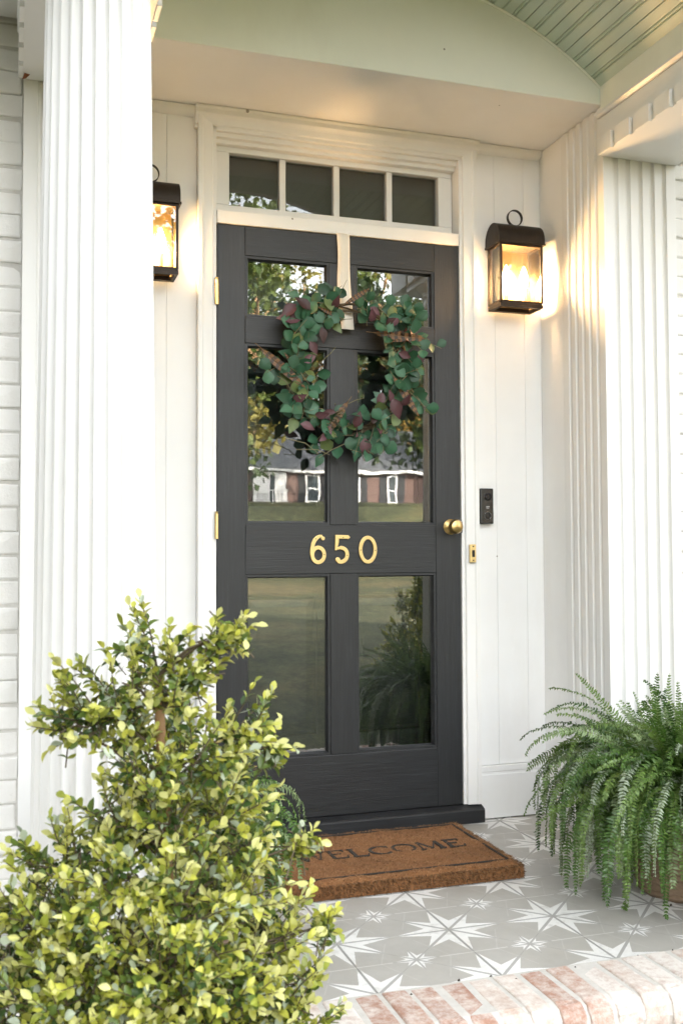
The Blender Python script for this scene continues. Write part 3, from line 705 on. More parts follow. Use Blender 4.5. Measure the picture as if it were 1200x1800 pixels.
def inked(x, y):
    for a, b, h in segs:
        ax, ay = a; dx, dy = b[0]-ax, b[1]-ay; L2 = dx*dx+dy*dy
        t = max(0, min(1, ((x-ax)*dx+(y-ay)*dy)/L2)); ex, ey = x-ax-t*dx, y-ay-t*dy
        if ex*ex+ey*ey < (h*1.05)**2: return True
    return False
fb = MB(); rnd = random.Random(3)
def fibre(p, d, L, wv, c):
    d = d.normalized(); s_ = d.cross(Vector((rnd.uniform(-1, 1), rnd.uniform(-1, 1), rnd.uniform(.2, 1)))).normalized()*wv
    fb.add([p-s_, p+s_, p+d*L*.6+s_*.7+Vector((0, 0, -.0006)), p+d*L], [(0, 1, 2), (0, 2, 3)], c)
def wearm(x, y):
    q = math.sin(x*9+1.3*math.sin(y*17))*math.cos(y*23+2*math.sin(x*7)); return .62+.38*min(1, max(0, q+.85))
def tone():
    k = rnd.random(); c = Vector((.34, .16, .062)).lerp(Vector((.60, .35, .17)), k*k) if rnd.random() < .8 else Vector((.16, .065, .025)); return tuple(c)
for _ in range(30000):
    x = rnd.uniform(MX0+.002, MX1-.002); y = rnd.uniform(MY0+.002, MY1-.002); th = rnd.uniform(0, 6.283)
    ik = inked(x, y) and rnd.random() < .9
    fibre(Vector((x, y, mz(x, y)-.001)), Vector((math.cos(th), math.sin(th), rnd.uniform(.35, 1.2))), rnd.uniform(.004, .010)*(.6 if ik else 1), .0006, (.03, .024, .018) if ik else tuple(q*wearm(x, y) for q in tone()))
for _ in range(9000):
    e = rnd.random(); zz = rnd.uniform(FZ+.004, MZ-.004)
    if e < .6: p = Vector((rnd.uniform(MX0, MX1), MY0+.002, zz)); d = Vector((rnd.uniform(-.5, .5), -1, rnd.uniform(-.6, .4)))
    elif e < .85: p = Vector((MX1-.002, rnd.uniform(MY0, MY1), zz)); d = Vector((1, rnd.uniform(-.5, .5), rnd.uniform(-.6, .4)))
    else: p = Vector((MX0+.002, rnd.uniform(MY0, MY1), zz)); d = Vector((-1, rnd.uniform(-.5, .5), rnd.uniform(-.6, .4)))
    c = tone(); c = tuple(q*.6 for q in c); fibre(p, d, rnd.uniform(.006, .012), .0011, c)
fb.build('fibres', FIBRE, mat, kind='stuff', fix=False)

# ------------------------------------------------------------------ leaf builders
def leaf_verts(L, W, cup=.15, bend=.2, pointy=False):
    rows = ((0, .10), (.22, .62), (.52, 1.0), (.80, .72)) if not pointy else ((0, .08), (.25, .8), (.5, .95), (.78, .5))
    vs_ = []
    for t, wv in rows:
        z = -bend*L*t*t
        vs_ += [(-W/2*wv, L*t, z+cup*W*wv), (0, L*t, z), (W/2*wv, L*t, z+cup*W*wv)]
    vs_.append((0, L, -bend*L)); fs = []
    for r in range(3):
        a = r*3; fs += [(a, a+1, a+4, a+3), (a+1, a+2, a+5, a+4)]
    fs += [(9, 10, 12), (10, 11, 12)]
    return [Vector(v) for v in vs_], fs
def frame(d, upv):
    """matrix whose Y runs along d and Z near upv"""
    d = d.normalized(); x = d.cross(upv)
    if x.length < 1e-4: x = d.cross(Vector((1, 0, .3)))
    x.normalize(); z = x.cross(d); return Matrix((x, d, z)).transposed()
def rv(rn, a=1.0): return Vector((rn.uniform(-a, a), rn.uniform(-a, a), rn.uniform(-a, a)))

# ------------------------------------------------------------------ wreath on the door
WC = Vector((.010, -.045, 1.550)); WR = .216
wr = thing('wreath', 'wreath of green eucalyptus and burgundy leaves with feathers hung on the black door', 'wreath', (WC.x, -.02, WC.z))
rn = random.Random(21)
tw = MB()
for k in range(5):
    ph = rn.uniform(0, 6.28); tw.tube([(WC.x+(WR+.014*math.sin(3*a+ph))*math.sin(a), WC.y+.012*math.cos(4*a+ph*2)+.01, WC.z+(WR+.014*math.sin(3*a+ph))*math.cos(a)) for a in [2*math.pi*i/40 for i in range(41)]], .0035, 5, False)
tw.build('twig_ring', TWIG, wr, smooth=60)
EUC = [(.020, .078, .036), (.032, .110, .056), (.055, .145, .080), (.014, .052, .026), (.13, .18, .06)]; BUR = [(.045, .012, .014), (.075, .020, .027), (.12, .045, .058)]
def var_meshes(name, cols, L, W, pointy, mt, cup=.12, bend=.22):
    out = []
    for c in cols:
        vs_, fs = leaf_verts(L, W, cup, bend, pointy); me = bpy.data.meshes.new(name); me.from_pydata(vs_, [], fs)
        ca = me.color_attributes.new('leafcol', 'FLOAT_COLOR', 'POINT')
        cl = []
        for i, v in enumerate(vs_): k = 1.35 if i % 3 == 1 else 1.0; cl += [c[0]*k, c[1]*k, c[2]*k, 1]
        ca.data.foreach_set('color', cl); me.shade_smooth(); me.materials.append(mt); out.append(me)
    return out
em = var_meshes('leaf', EUC, 1.0, .88, False, EUCA, .18, .10)
em2 = var_meshes('leaf', EUC, 1.0, .72, True, EUCA, .06, .42); em3 = var_meshes('leaf', EUC, 1.0, .95, False, EUCA, -.14, .30); bmh = var_meshes('burgundy_leaf', BUR, 1.0, .62, True, EUCA, .18, .3)
def put(name, me, p, M3, s, parent):
    o = bpy.data.objects.new(name, me); col.objects.link(o); o.parent = parent
    o.matrix_local = Matrix.Translation(p-WL[parent]) @ M3.to_4x4() @ Matrix.Diagonal((s, s, s, 1)); return o
stems = MB()
for k in range(84):
    a = 2*math.pi*(k+rn.uniform(-.3, .3))/84
    if min(a, 6.283-a) < .17: continue          # sparse under the ribbon
    if 1.9 < a < 2.15 or 3.55 < a < 3.7: 
        if rn.random() < .5: continue
    rad = Vector((math.sin(a), 0, math.cos(a))); tan = Vector((math.cos(a), 0, -math.sin(a)))
    p = WC+rad*(WR+rn.uniform(-.05, .05))+Vector((0, rn.uniform(-.01, .01), 0))
    d = (tan*rn.choice((1, 1, 1, -.6))*rn.uniform(.4, 1)+rad*rn.uniform(-.7, 1.0)+Vector((0, -rn.uniform(.15, .7), 0))).normalized()
    L = rn.uniform(.055, .125); stems.tube([p, p+d*L*.5+Vector((0, -.006, 0)), p+d*L+Vector((0, -.004, -.008))], [.0018, .0014, .0008], 5)
    nl = rn.randint(3, 5)
    for q in range(nl):
        t = (q+.6)/nl; b = p+d*L*t; side = d.cross(Vector((0, -1, 0))).normalized()*(1 if q % 2 else -1)
        dd = (side*rn.uniform(.5, 1)+d*rn.uniform(.2, .8)+Vector((0, -rn.uniform(-.1, .5), 0))+rv(rn, .2))
        if abs(b.x-.005) < .036 and b.z > 1.66: continue
        b.y = min(b.y, -.022); nv = Vector((0, -1, 0))+rv(rn, .55)
        put('leaf', rn.choice((em, em, em2, em3))[rn.choice((0, 0, 1, 1, 1, 2, 2, 3, 4))], b, frame(dd, nv), rn.triangular(.030, .062, .047), wr)
def P_(px, py, y=-.075): return at(px, py, y=y)
for (px, py, ax, ay, L) in ((530, 560, -50, -5, .085), (520, 535, -25, 20, .07), (545, 545, -25, -25, .065), (565, 575, 8, 40, .055), (690, 700, 12, 40, .075), (672, 690, -8, 25, .055), (655, 745, 5, -28, .055), (590, 725, -50, 12, .06), (528, 745, 40, 12, .055), (640, 770, 3, 40, .07), (545, 600, 10, 20, .05), (700, 560, -20, 15, .05), (735, 640, 6, -20, .05), (700, 620, 25, 10, .05), (650, 540, 20, 15, .045)):
    b = P_(px, py, rn.uniform(-.10, -.075)); dd = P_(px+ax, py+ay, b.y)-b; dd.y -= L*.2
    put('burgundy_leaf', rn.choice(bmh), b, frame(dd, Vector((rn.uniform(-.3, .3), -1, rn.uniform(-.2, .5)))), L, wr)
for k in range(16):
    a = rn.uniform(.3, 6.0); rad = Vector((math.sin(a), 0, math.cos(a))); b = WC+rad*(WR+rn.uniform(-.05, .06))+Vector((0, -.045, 0))
    put('burgundy_leaf', rn.choice(bmh), b, frame(rad*rn.uniform(-.5, 1)+rv(rn, .8)+Vector((0, -.5, 0)), Vector((0, -1, 0))+rv(rn, .5)), rn.uniform(.04, .06), wr)
def feather_mesh():
    m_ = MB(); n = 16
    for i in range(n):
        t0, t1 = i/n, (i+1)/n; w0 = .10*math.sin(math.pi*min(1, t0*.92+.06))**.8; w1 = .10*math.sin(math.pi*min(1, t1*.92+.06))**.8
        c = (.20, .085, .025) if i % 2 else (.045, .022, .012)
        for s in (-1, 1): m_.add([(0, t0, .012), (s*w0, t0+.02, 0), (s*w1, t1+.02, 0), (0, t1, .012)], [(0, 1, 2, 3)], c)
    m_.tube([(0, -.12, .012), (0, .5, .014), (0, .98, .012)], [.008, .006, .002], 4, True, (.30, .18, .09))
    return m_
fm_o = feather_mesh().build('feather', EUCA, wr, fix=False, keep=True); first = True
for (px, py, qx, qy) in ((458, 612, 535, 680), (605, 535, 648, 508), (655, 585, 752, 597), (690, 660, 735, 730), (612, 705, 566, 772), (600, 560, 560, 540), (740, 590, 690, 600), (520, 650, 500, 620)):
    a = P_(px, py, -.085); b = P_(qx, qy, -.095); d = b-a; L = d.length; M3 = frame(d, Vector((0, -1, .2)))
    o = fm_o if first else fm_o.copy()
    if not first: col.objects.link(o)
    first = False; o.matrix_parent_inverse = Matrix.Identity(4); o.parent = wr
    o.matrix_local = Matrix.Translation(a-WL[wr]) @ M3.to_4x4() @ Matrix.Diagonal((L*.85, L, L, 1))
for (px, py, qx, qy) in ((520, 620, 525, 575), (600, 715, 640, 700), (560, 640, 590, 610), (470, 650, 520, 700), (520, 790, 580, 800), (500, 770, 560, 798), (640, 810, 615, 790)):
    a = P_(px, py, -.06); b = P_(qx, qy, -.09); stems.tube([a, (a+b)/2+Vector((.01, -.015, .008)), b], [.0016, .0014, .0008], 5)
for k in range(60):                                    # pale seed sprig
    b = P_(592+rn.gauss(0, 9), 738+rn.gauss(0, 12), -.098+rn.uniform(-.01, .01)); stems.lathe([(.0005, b.z-.003), (.003, b.z), (.0005, b.z+.003)], b.x, b.y, 5)
stems.build('stems', kind='stuff', m=simple('olive_stem', (.17, .15, .075), .7, .3, 60), parent=wr, smooth=60)
rb = MB(); rp = []
for i in range(15):
    z = 2.036-.345*i/14; rp.append(z)
for i, z in enumerate(rp):
    x = .0005*i; y = -.008-.004*math.sin(i*.7)-.030*max(0, (i-8)/6)**2; wv = .0235*(1-.08*math.sin(i*.5)); rb.v += [Vector((x-wv, y, z)), Vector((x-wv*.2, y-.002, z)), Vector((x+wv*.6, y+.001, z)), Vector((x+wv, y-.001, z))]
for i in range(14):
    for k in range(3): rb.f.append((i*4+k, i*4+k+1, (i+1)*4+k+1, (i+1)*4+k))
ro = rb.build('ribbon', RIBBON, wr, smooth=60); ro.modifiers.new('solid', 'SOLIDIFY').thickness = .0012

# ------------------------------------------------------------------ ferns in woven baskets
POOL = []
def frond(root, base, az, el, L, droop, rn, tonec, wmax=.036, face=False):
    m_ = MB(); n = 22; p = Vector(base); pts = [p.copy()]; e = el; a = az; seg = L/n; curl = rn.uniform(-.25, .25)
    for i in range(n):
        e -= droop/n*(.35+1.3*i/n)+rn.uniform(-.10, .10); e = max(e, R(-88)); a += curl/n+rn.uniform(-.13, .13)
        p = p+Vector((math.cos(e)*math.cos(a), math.cos(e)*math.sin(a), math.sin(e)))*seg
        if p.z < FZ+.012: p.z = FZ+.012+rn.uniform(0, .006)
        if p.y > -.045: p.y = -.045
        q = abs(p.x)
        if q > XI-.03 and p.y > YP-.03: p.x = math.copysign(XI-.03, p.x)
        pts.append(p.copy())
    m_.tube(pts, [.0013*(1-.6*i/n) for i in range(n+1)], 3, True, (.16, .20, .06))
    np_ = int(L/.0082); per = []
    roll = rn.uniform(-.9, .9); r00 = rn.uniform(-.6, .6)
    for k in range(1, np_):
        t = k/np_
        if t < .10: continue
        f = t*n; i = min(int(f), n-1); b = pts[i].lerp(pts[i+1], f-i); tn = (pts[i+1]-pts[i]).normalized() if (pts[i+1]-pts[i]).length > 1e-6 else Vector((0, 0, -1))
        sd = tn.cross(Vector((0, 0, 1)))
        if sd.length < .05: sd = Vector((-math.sin(a), math.cos(a), 0))
        sd.normalize()
        if face: sd = tn.cross(b-CAM).normalized()
        nv = sd.cross(tn); sd, nv = sd*math.cos(r00)+nv*math.sin(r00), nv*math.cos(r00)-sd*math.sin(r00); sd, nv = sd*math.cos(roll*t)+nv*math.sin(roll*t), nv*math.cos(roll*t)-sd*math.sin(roll*t)
        l = wmax*min(1, t*4)*(1-t)**.42*rn.uniform(.7, 1.2)*1.05; w_ = .0027+.0009*rn.random()
        for s in (-1, 1):
            d = (sd*s+tn*rn.uniform(.1, .5)+nv*rn.uniform(-.45, .25)).normalized(); x = (tn+nv*rn.uniform(-.5, .5)).normalized()*w_
            br = rn.uniform(.75, 1.25); c = tuple(q*br for q in tonec)
            m_.add([b-x*.8, b+x*.8, b+d*l*.55+x+nv*.002, b+d*l*.55-x+nv*.002, b+d*l-nv*.003+tn*.002], [(0, 1, 2, 3), (3, 2, 4)], c)
    POOL.append((sum((v-CAM).length for v in m_.v[::40])/len(m_.v[::40]), m_))
FT = [(.075, .165, .025), (.11, .21, .040), (.055, .125, .025), (.16, .26, .060), (.25, .34, .15)]
def fern(cx, cy, label, seed, extra=(), nfr=520, size=1.0):
    rn = random.Random(seed)
    root = thing('potted_fern', label, 'fern', (cx, cy, FZ), 'boston ferns in woven baskets')
    prof_ = []; hb = .27; nr = 14
    ws = MB()
    for k in range(nr):                        # coiled rope rows
        z = FZ+.012+hb*k/nr; r = .128+.040*math.sin(math.pi*.5*(k/nr)); n = 44; pts_ = []
        for i in range(n+1):
            a = 2*math.pi*i/n; pts_.append((cx+(r+.0035*math.sin(a*22+k*1.6))*math.cos(a), cy+(r+.0035*math.sin(a*22+k*1.6))*math.sin(a), z+.002*math.sin(a*11+k)))
        ws.tube(pts_, .0115, 6, False)
    ws.build('basket', BASKET, root, smooth=60)
    MB().lathe([(.118, FZ+.002), (.120, FZ+.01), (.150, FZ+.20), (.158, FZ+.255), (.10, FZ+.262), (.02, FZ+.265)], cx, cy, 32).build('soil', SOIL, root, smooth=40)
    zb = FZ+.25
    for k in range(nfr):
        az = 2*math.pi*rn.random(); u_ = rn.random(); r_ = rn.uniform(0, .11)
        if u_ < .50: el = R(rn.uniform(35, 75)); L = rn.triangular(.34, .64, .50); droop = rn.uniform(3.2, 4.6)       # arching over and hanging
        elif u_ < .75: el = R(rn.uniform(10, 45)); L = rn.uniform(.24, .46); droop = rn.uniform(2.6, 3.6)     # low skirt
        else: el = R(rn.uniform(55, 88)); L = rn.uniform(.26, .42); droop = rn.uniform(.6, 2.8)             # crown
        L *= size; sil = rn.random() < .13
        frond(root, (cx+r_*math.cos(az), cy+r_*math.sin(az), zb), az+rn.uniform(-.35, .35), el, L, droop, rn, (.42, .50, .36) if sil else rn.choice(FT), rn.uniform(.020, .034))
    for k in range(nfr//7):
        az = 2*math.pi*rn.random(); frond(root, (cx+.07*math.cos(az), cy+.07*math.sin(az), zb), az, R(rn.uniform(55, 88)), rn.uniform(.24, .35)*size, rn.uniform(.3, 1.2), rn, rn.choice(FT[1:]), .024, True)
    for k in range(nfr//8):
        az = R(rn.uniform(100, 280)); frond(root, (cx+.08*math.cos(az), cy+.08*math.sin(az), zb), az, R(rn.uniform(38, 68)), rn.uniform(.36, .50)*size, rn.uniform(1.5, 2.5), rn, rn.choice(FT), .028)
    for az, el, L, dr in extra: frond(root, (cx+.05*math.cos(R(az)), cy+.05*math.sin(R(az)), zb), R(az), R(el), L, dr, rn, FT[3], .022, True)
    POOL.sort(key=lambda q: q[0])
    for d_, m_ in POOL[:300]: m_.build('frond', FERN, root, fix=False).data.shade_smooth()
    if len(POOL) > 300:
        back = MB()
        for d_, m_ in POOL[300:]:
            o_ = len(back.v); back.v += m_.v; back.f += [tuple(i+o_ for i in f) for f in m_.f]; back.c += m_.c
        back.build('rear_fronds', FERN, root, fix=False, kind='stuff').data.shade_smooth()
    POOL.clear()
    return root
fern(.745, -.865, 'full green fern in a woven basket on the tiles right of the mat', 5,
     [(150, 62, .46, .35), (175, 30, .46, 1.0), (200, 40, .44, 1.2), (100, 80, .36, .2), (60, 82, .36, .3), (20, 75, .38, .4), (230, 72, .40, .5), (170, 50, .40, .9), (300, 70, .36, .6), (210, 55, .42, .8), (250, 45, .42, 1.4)]+[(175+6*q, 30+(q*37) % 35, .46+.025*(q % 5), 2.9+.15*(q % 6)) for q in range(18)])
fern(-.68, -.76, 'green fern left of the door mat, mostly hidden behind the boxwood topiary', 11, nfr=200, size=.70)

# ------------------------------------------------------------------ boxwood topiaries
TPY = -1.77
def topiary(label, tx, ty):
    rn = random.Random(4)
    root = thing('boxwood_topiary', label, 'topiary', (tx, ty, GZ), 'potted boxwood topiaries')
    MB().lathe([(.13, GZ+.032), (.145, GZ+.05), (.17, GZ+.30), (.185, GZ+.30), (.188, GZ+.335), (.165, GZ+.338), (.160, GZ+.31), (.02, GZ+.31)], tx, ty, 36).build('pot', TERRA, root, smooth=40)
    tp = [Vector((tx+.010*math.sin(z*5), ty+.008*math.cos(z*6), z)) for z in [GZ+.30+(.83)*k/14 for k in range(15)]]
    MB().tube(tp, [.017-.010*k/14 for k in range(15)], 8).build('trunk', BARK, root, smooth=60)
    def C(px, py, rpx, dy=0.0):
        p = at(px, py, y=TPY+dy); k = (p-CAM).dot(fw)/FPX; return (p, rpx*k)
    CL = [(262, 1130, 62, 0), (385, 1120, 50, -.05), (350, 1175, 55, -.02), (420, 1110, 26, -.06), (140, 1235, 72, .02), (215, 1200, 78, 0), (110, 1270, 55, .04), (220, 1270, 70, .05), (310, 1200, 60, -.04),
          (430, 1275, 62, -.02), (480, 1310, 38, 0), (360, 1320, 72, -.05), (265, 1345, 70, -.06), (190, 1430, 62, 0), (300, 1430, 95, -.05), (410, 1400, 80, -.02), (120, 1490, 62, .02),
          (60, 1520, 45, .02), (450, 1475, 52, -.02), (535, 1480, 16, -.03), (200, 1530, 92, -.05), (90, 1600, 88, -.02), (20, 1590, 60, .02), (330, 1570, 90, -.09), (430, 1570, 80, -.06), (510, 1650, 50, -.03), (572, 1625, 20, -.03),
          (180, 1680, 120, -.06), (40, 1720, 110, -.03), (310, 1690, 115, -.10), (430, 1700, 100, -.06), (520, 1730, 70, -.02), (110, 1800, 130, -.05), (260, 1810, 130, -.08), (400, 1820, 130, -.05), (520, 1820, 85, 0), (-30, 1680, 80, .03),
          (300, 1260, 60, .10), (230, 1420, 80, .12), (380, 1480, 90, .13), (150, 1600, 110, .13), (350, 1640, 120, .15), (480, 1600, 80, .10), (220, 1760, 140, .15), (420, 1780, 120, .14), (60, 1760, 100, .13), (300, 1900, 150, 0), (120, 1900, 130, .05), (460, 1900, 110, .05)]
    off = Vector((tx, ty, 0))-Vector((T0.x, T0.y, 0))
    leaves = []; tws = MB(); ring_a = 0
    for px, py, rp_, dy in CL:
        c, r = C(px, py, rp_, dy); c = c+off
        ax = Vector((tx, ty, c.z-.06))
        st_ = min(tp, key=lambda q: abs(q.z-(c.z-.08))); tws.tube([st_, st_.lerp(c, .5)+Vector((0, 0, .012)), c], [.0032, .0024, .0015], 5)
        ns = max(8, int(36*(r/.08)**2))
        for k in range(ns):
            outd = (c-ax); outd = outd.normalized() if outd.length > .02 else Vector((0, 0, 1))
            dv = rv(rn); 
            while dv.length > 1 or dv.length < .1: dv = rv(rn)
            tip = c+dv*r*1.05; s0 = c+dv*r*.25+rv(rn, .012)
            d = ((tip-s0).normalized()*.8+outd*.35+Vector((0, 0, .38))+rv(rn, .3)).normalized(); L = rn.uniform(.055, .10)
            s0 = tip-d*L*.8; e0 = s0+d*L; tws.tube([s0, s0+d*L*.5+rv(rn, .003), e0], [.0013, .0011, .0006], 4)
            nl = rn.randint(6, 8); a0 = rn.uniform(0, 3); sx = d.cross(Vector((.3, .2, 1))).normalized(); sy = d.cross(sx); young = rn.random()
            for q in range(nl):
                t = (q+1)/nl; b = s0+d*L*t; aa = a0+q*1.57
                for s in (1, -1):
                    if q == nl-1 and s == -1: continue
                    sd = (sx*math.cos(aa)+sy*math.sin(aa))*s; dd = (sd*(1-.55*t)+d*(.45+.75*t)+rv(rn, .18)).normalized()
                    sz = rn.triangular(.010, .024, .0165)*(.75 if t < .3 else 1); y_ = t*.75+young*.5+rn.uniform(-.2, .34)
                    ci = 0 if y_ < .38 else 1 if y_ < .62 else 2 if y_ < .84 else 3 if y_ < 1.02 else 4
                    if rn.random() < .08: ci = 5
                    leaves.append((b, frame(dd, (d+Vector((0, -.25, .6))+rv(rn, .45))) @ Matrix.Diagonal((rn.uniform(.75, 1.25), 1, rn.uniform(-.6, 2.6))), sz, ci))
    tws.build('twigs', TWIG, root, smooth=60)
    return root, leaves
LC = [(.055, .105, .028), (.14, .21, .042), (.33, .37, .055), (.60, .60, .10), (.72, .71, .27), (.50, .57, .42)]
T0 = at(282, 1500, y=TPY)
root, leaves = topiary('boxwood topiary with yellow-green tips in the left foreground', T0.x, T0.y)
def uvw(p):
    q = p-CAM; z = q.dot(fw); return 600+FPX*q.dot(rt)/z, 900-FPX*q.dot(up)/z, z
leaves.sort(key=lambda l: uvw(l[0])[2]-12*l[2])
lv, lf_ = leaf_verts(1, .62, .16, .2)
lm = var_meshes('leaf', LC, 1.0, .62, False, LEAF, .16, .2)
def foliage(items, parent, shift=None):
    m_ = MB()
    for b, M3, sz, ci in items:
        c = LC[ci]; o = len(m_.v); m_.v += [M3 @ (v*sz)+b for v in lv]; m_.f += [tuple(i+o for i in f) for f in lf_]
        k = random.uniform(.8, 1.2); m_.c += [(c[0]*k, c[1]*k, c[2]*k)]*len(lv)
    o = m_.build('foliage', LEAF, parent, fix=False, kind='stuff'); o.data.shade_smooth(); return o
front = []; rest = []
for l in leaves:
    x, y, z = uvw(l[0])
    (front if len(front) < 300 and 5 < x < 1195 and 5 < y < 1790 else rest).append(l)
foliage(rest, root)
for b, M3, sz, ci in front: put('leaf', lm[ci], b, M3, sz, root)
r2 = root.copy(); col.objects.link(r2); r2.location = (1.03, -1.74, GZ); r2.rotation_euler.z = 2.2
r2['label'] = 'boxwood topiary at the other end of the step, mirrored in the lower door pane'
for ch in root.children:
    if not ch.name.startswith('leaf'):
        c = ch.copy(); col.objects.link(c); c.parent = r2

# crumbs of dirt along the brick joint
dz = MB()
for px, py in ((1120, 1680), (862, 1716), (806, 1722), (722, 1748), (1181, 1670), (1178, 1590), (906, 1722), (1010, 1700)):
    p = at(px, py, z=FZ+.004); s = rn.uniform(.003, .006)
    dz.add([p+Vector(q)*s for q in ((-1, -.6, -.8), (1, -.5, -.8), (.7, .9, -.8), (-.8, .8, -.8), (0, .1, .7), (.5, -.2, .5))], [(0, 1, 5), (1, 2, 5), (2, 3, 4), (3, 0, 4), (0, 5, 4), (5, 2, 4), (0, 3, 2, 1)])
tag(dz.build('dirt_crumbs', SOIL), 'dark crumbs of dirt along the joint between tiles and bricks', 'dirt', kind='stuff')

# ------------------------------------------------------------------ across the road: brick house and trees (seen in the glass), plus unseen shading trees at left
HY = -62.0; HZ = 3.9
def hx(px): return at(px, 860, y=62).x
house = thing('brick_house', 'single-storey red brick house with dark roof across the lawn, mirrored in the door panes', 'house', (20, HY-4, HZ))
HX0, HX1 = hx(395), hx(840); ZE = 6.28
box(HX0, HX1, HY-9, HY, HZ-1.2, ZE).build('wall', HBRICK, house)
MB().prism([(HY+.7, ZE+.10), (HY+.7, ZE+.22), (HY-4.5, ZE+3.6), (HY-9.7, ZE+.22), (HY-9.7, ZE+.10)], HX0-.6, HX1+.6, 'x').build('roof', ROOFM, house)
box(HX0-.6, HX1+.6, HY+.05, HY+.72, ZE-.10, ZE+.095).build('eave', FWHITE, house)
def hwin(a, b, zt_, zb_):
    x0, x1 = hx(a), hx(b); w_ = box(x0, x1, HY+.01, HY+.10, zb_, zt_).build('window', FWHITE, house)
    xm = (zb_+zt_)/2
    for c, d in ((zb_+.12, xm-.05), (xm+.05, zt_-.12)): box(x0+.14, x1-.14, HY+.08, HY+.115, c, d).build('pane', FPANE, w_)
    for e0, e1 in ((x0-.55, x0-.05), (x1+.05, x1+.55)): box(e0, e1, HY+.01, HY+.06, zb_, zt_).build('shutter', SHUT, house)
for a, b in ((537, 562), (608, 632), (680, 698), (760, 780)): hwin(a, b, 6.08, 4.15)
pd = box(hx(450), hx(502), HY+.01, HY+.12, 4.1, 6.1).build('porch_door', FWHITE, house)
for k in range(9):
    x = hx(452)+(hx(500)-hx(452))*k/8; box(x-.03, x+.03, HY+.5, HY+.56, 4.1, 4.95).build('baluster', FWHITE, house)
box(hx(450), hx(502), HY+.48, HY+.58, 4.95, 5.03).build('handrail', FWHITE, house)
box(hx(443), hx(449), HY+.3, HY+.5, 4.0, ZE-.1).build('post', FWHITE, house); box(hx(474), hx(482), HY+.121, HY+.13, 4.2, 5.9).build('pane', FPANE, house)

TC = [[(.045, .075, .015), (.09, .12, .02), (.20, .17, .03)], [(.05, .07, .02), (.22, .15, .03), (.34, .20, .03)], [(.03, .055, .015), (.06, .09, .02), (.10, .12, .03)]]
def tree_meshes(seed, cols, H, Rd):
    rn = random.Random(seed); t = MB(); t.tube([(0, 0, -.5), (.1, 0, H*.25), (.0, .15, H*.55), (.2, 0, H*.85)], [.035*H, .026*H, .016*H, .004*H], 8)
    m_ = MB(); cl = []
    for k in range(26):
        th = rn.uniform(0, 6.283); zz = rn.uniform(.30, .98); rr_ = Rd*math.sin(math.pi*min(.97, max(.08, (zz-.22)/.80)))**.7*rn.uniform(.35, .95)
        c = Vector((rr_*math.cos(th), rr_*math.sin(th), zz*H)); cl.append(c); b = Vector((0, 0, max(.22*H, c.z-.18*H))); t.tube([b, b.lerp(c, .6)+Vector((0, 0, .03*H)), c], [.009*H, .006*H, .002*H], 5)
    for c in cl:
        cr = Rd*rn.uniform(.22, .40); bc = rn.choice(cols)
        for k in range(150):
            d = rv(rn)
            while d.length > 1: d = rv(rn)
            p = c+Vector((d.x*cr, d.y*cr, d.z*cr*.75)); M3 = frame(rv(rn)+Vector((0, 0, -.4)), rv(rn)+Vector((0, 0, .8))); s = rn.uniform(.20, .42)*(H/15)
            br = rn.uniform(.7, 1.3); m_.add([M3 @ Vector(q)+p for q in ((0, 0, 0), (s*.45, s*.5, .03), (0, s, 0), (-s*.45, s*.5, .03))], [(0, 1, 2, 3)], tuple(q*br for q in bc))
    return t, m_
kinds = [(31, TC[0], 17, 5.5), (32, TC[1], 13, 4.6), (33, TC[2], 19, 6.0), (34, TC[2], 5.2, 1.25)]; protos = []
def tree(kind, x, y, rz, sc_, label):
    root = thing('tree', label, 'tree', (0, 0, 0), 'trees across the lawn')
    if len(protos) <= kind or protos[kind] is None:
        while len(protos) <= kind: protos.append(None)
        t, m_ = tree_meshes(*kinds[kind]); a = t.build('trunk', BARK, root, smooth=60, keep=True); b = m_.build('crown', TREEL, root, fix=False, keep=True, kind='stuff'); protos[kind] = (a, b)
    else:
        for q in protos[kind]: c = q.copy(); col.objects.link(c); c.parent = root
    root.location = (x, y, gz(x, y)); root.rotation_euler.z = rz; root.scale = (sc_, sc_, sc_)
def txp(px, d): return at(px, 700, y=d).x
tree(0, txp(440, 74), -74, .3, 1.15, 'green tree behind the left end of the brick house, mirrored in the door')
tree(1, txp(655, 74), -74, 1.2, 1.25, 'golden-leaved tree right behind the middle of the brick house, mirrored in the door')
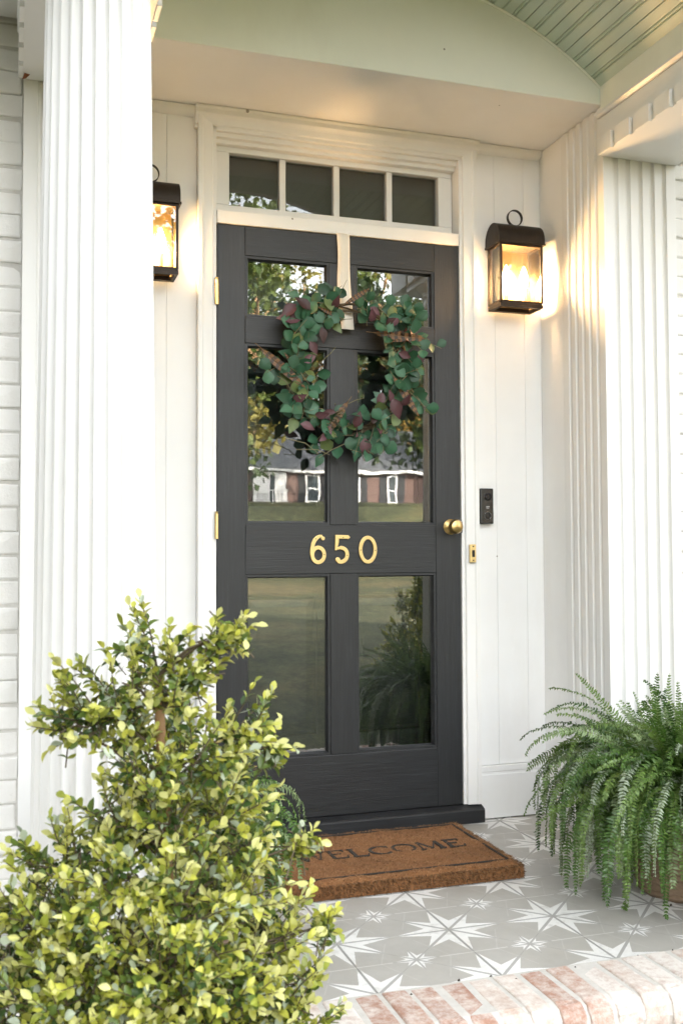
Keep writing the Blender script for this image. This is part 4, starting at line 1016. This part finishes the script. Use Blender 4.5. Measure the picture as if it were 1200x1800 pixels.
tree(0, txp(370, 44), -44, 2.2, 1.15, 'tall green tree on the lawn before the left end of the brick house')
tree(2, txp(800, 46), -46, .2, 1.1, 'tall dark tree on the lawn before the right end of the brick house')
tree(2, txp(600, 80), -80, 2.0, 1.1, 'tall dark green tree behind the middle of the brick house')
tree(2, txp(720, 76), -76, 3.1, 1.05, 'tall green tree behind the right half of the brick house')
tree(1, txp(500, 78), -78, 4.0, 1.35, 'golden tree rising behind the brick house roof')
tree(0, txp(330, 48), -48, 5.2, .9, 'green tree left of the brick house on the lawn')
tree(0, txp(820, 58), -58, .9, 1.0, 'green tree right of the brick house on the slope')
tree(2, txp(240, 66), -66, 1.9, 1.1, 'tall dark tree far left across the lawn')
tree(1, txp(950, 70), -70, 2.5, 1.2, 'golden tree far right across the lawn')
TL_ = ['dark green tree in the far row behind the left part of the house', 'large green tree in the far row right of the house centre', 'broadest green tree of the far row behind the roof', 'dark tree of the far row at the right end of the house', 'golden tree of the far row at its left end', 'golden tree of the far row at its right end']
for i_, (px_, d_, k_2, s_2) in enumerate(((470, 66, 2, 1.15), (690, 70, 0, 1.25), (560, 84, 0, 1.4), (780, 84, 2, 1.3), (400, 86, 1, 1.3), (860, 66, 1, 1.15))):
    tree(k_2, txp(px_, d_+4), -d_-8, i_*1.1, s_2, TL_[i_])
tree(0, -16, -40, 2.8, 1.0, 'green tree by the left side of the front lawn')
tree(2, -10.5, -9, 1.0, .62, 'unseen dark leafy tree added for shade, close to the house on the left of the lawn')  # this and the next two: added out of view to darken the column's left
tree(2, -15, -18, 2.0, .8, 'unseen dark leafy tree added for shade, farther out on the left of the lawn')
tree(2, -7.5, -5.5, 3.0, .5, 'smaller unseen dark leafy tree added for shade beside the left corner of the house')
HL = ['nearest the house', 'second from the house', 'third from the house', 'fourth from the house', 'farthest from the house']
for i_ in range(5):  # unseen shrub row, added to block sky light from the left
    tree(3, -3.8-.1*i_, -1.7-1.35*i_, i_*1.7, 1.0, 'tall dark shrub of the unseen shading row added left of the porch, '+HL[i_])
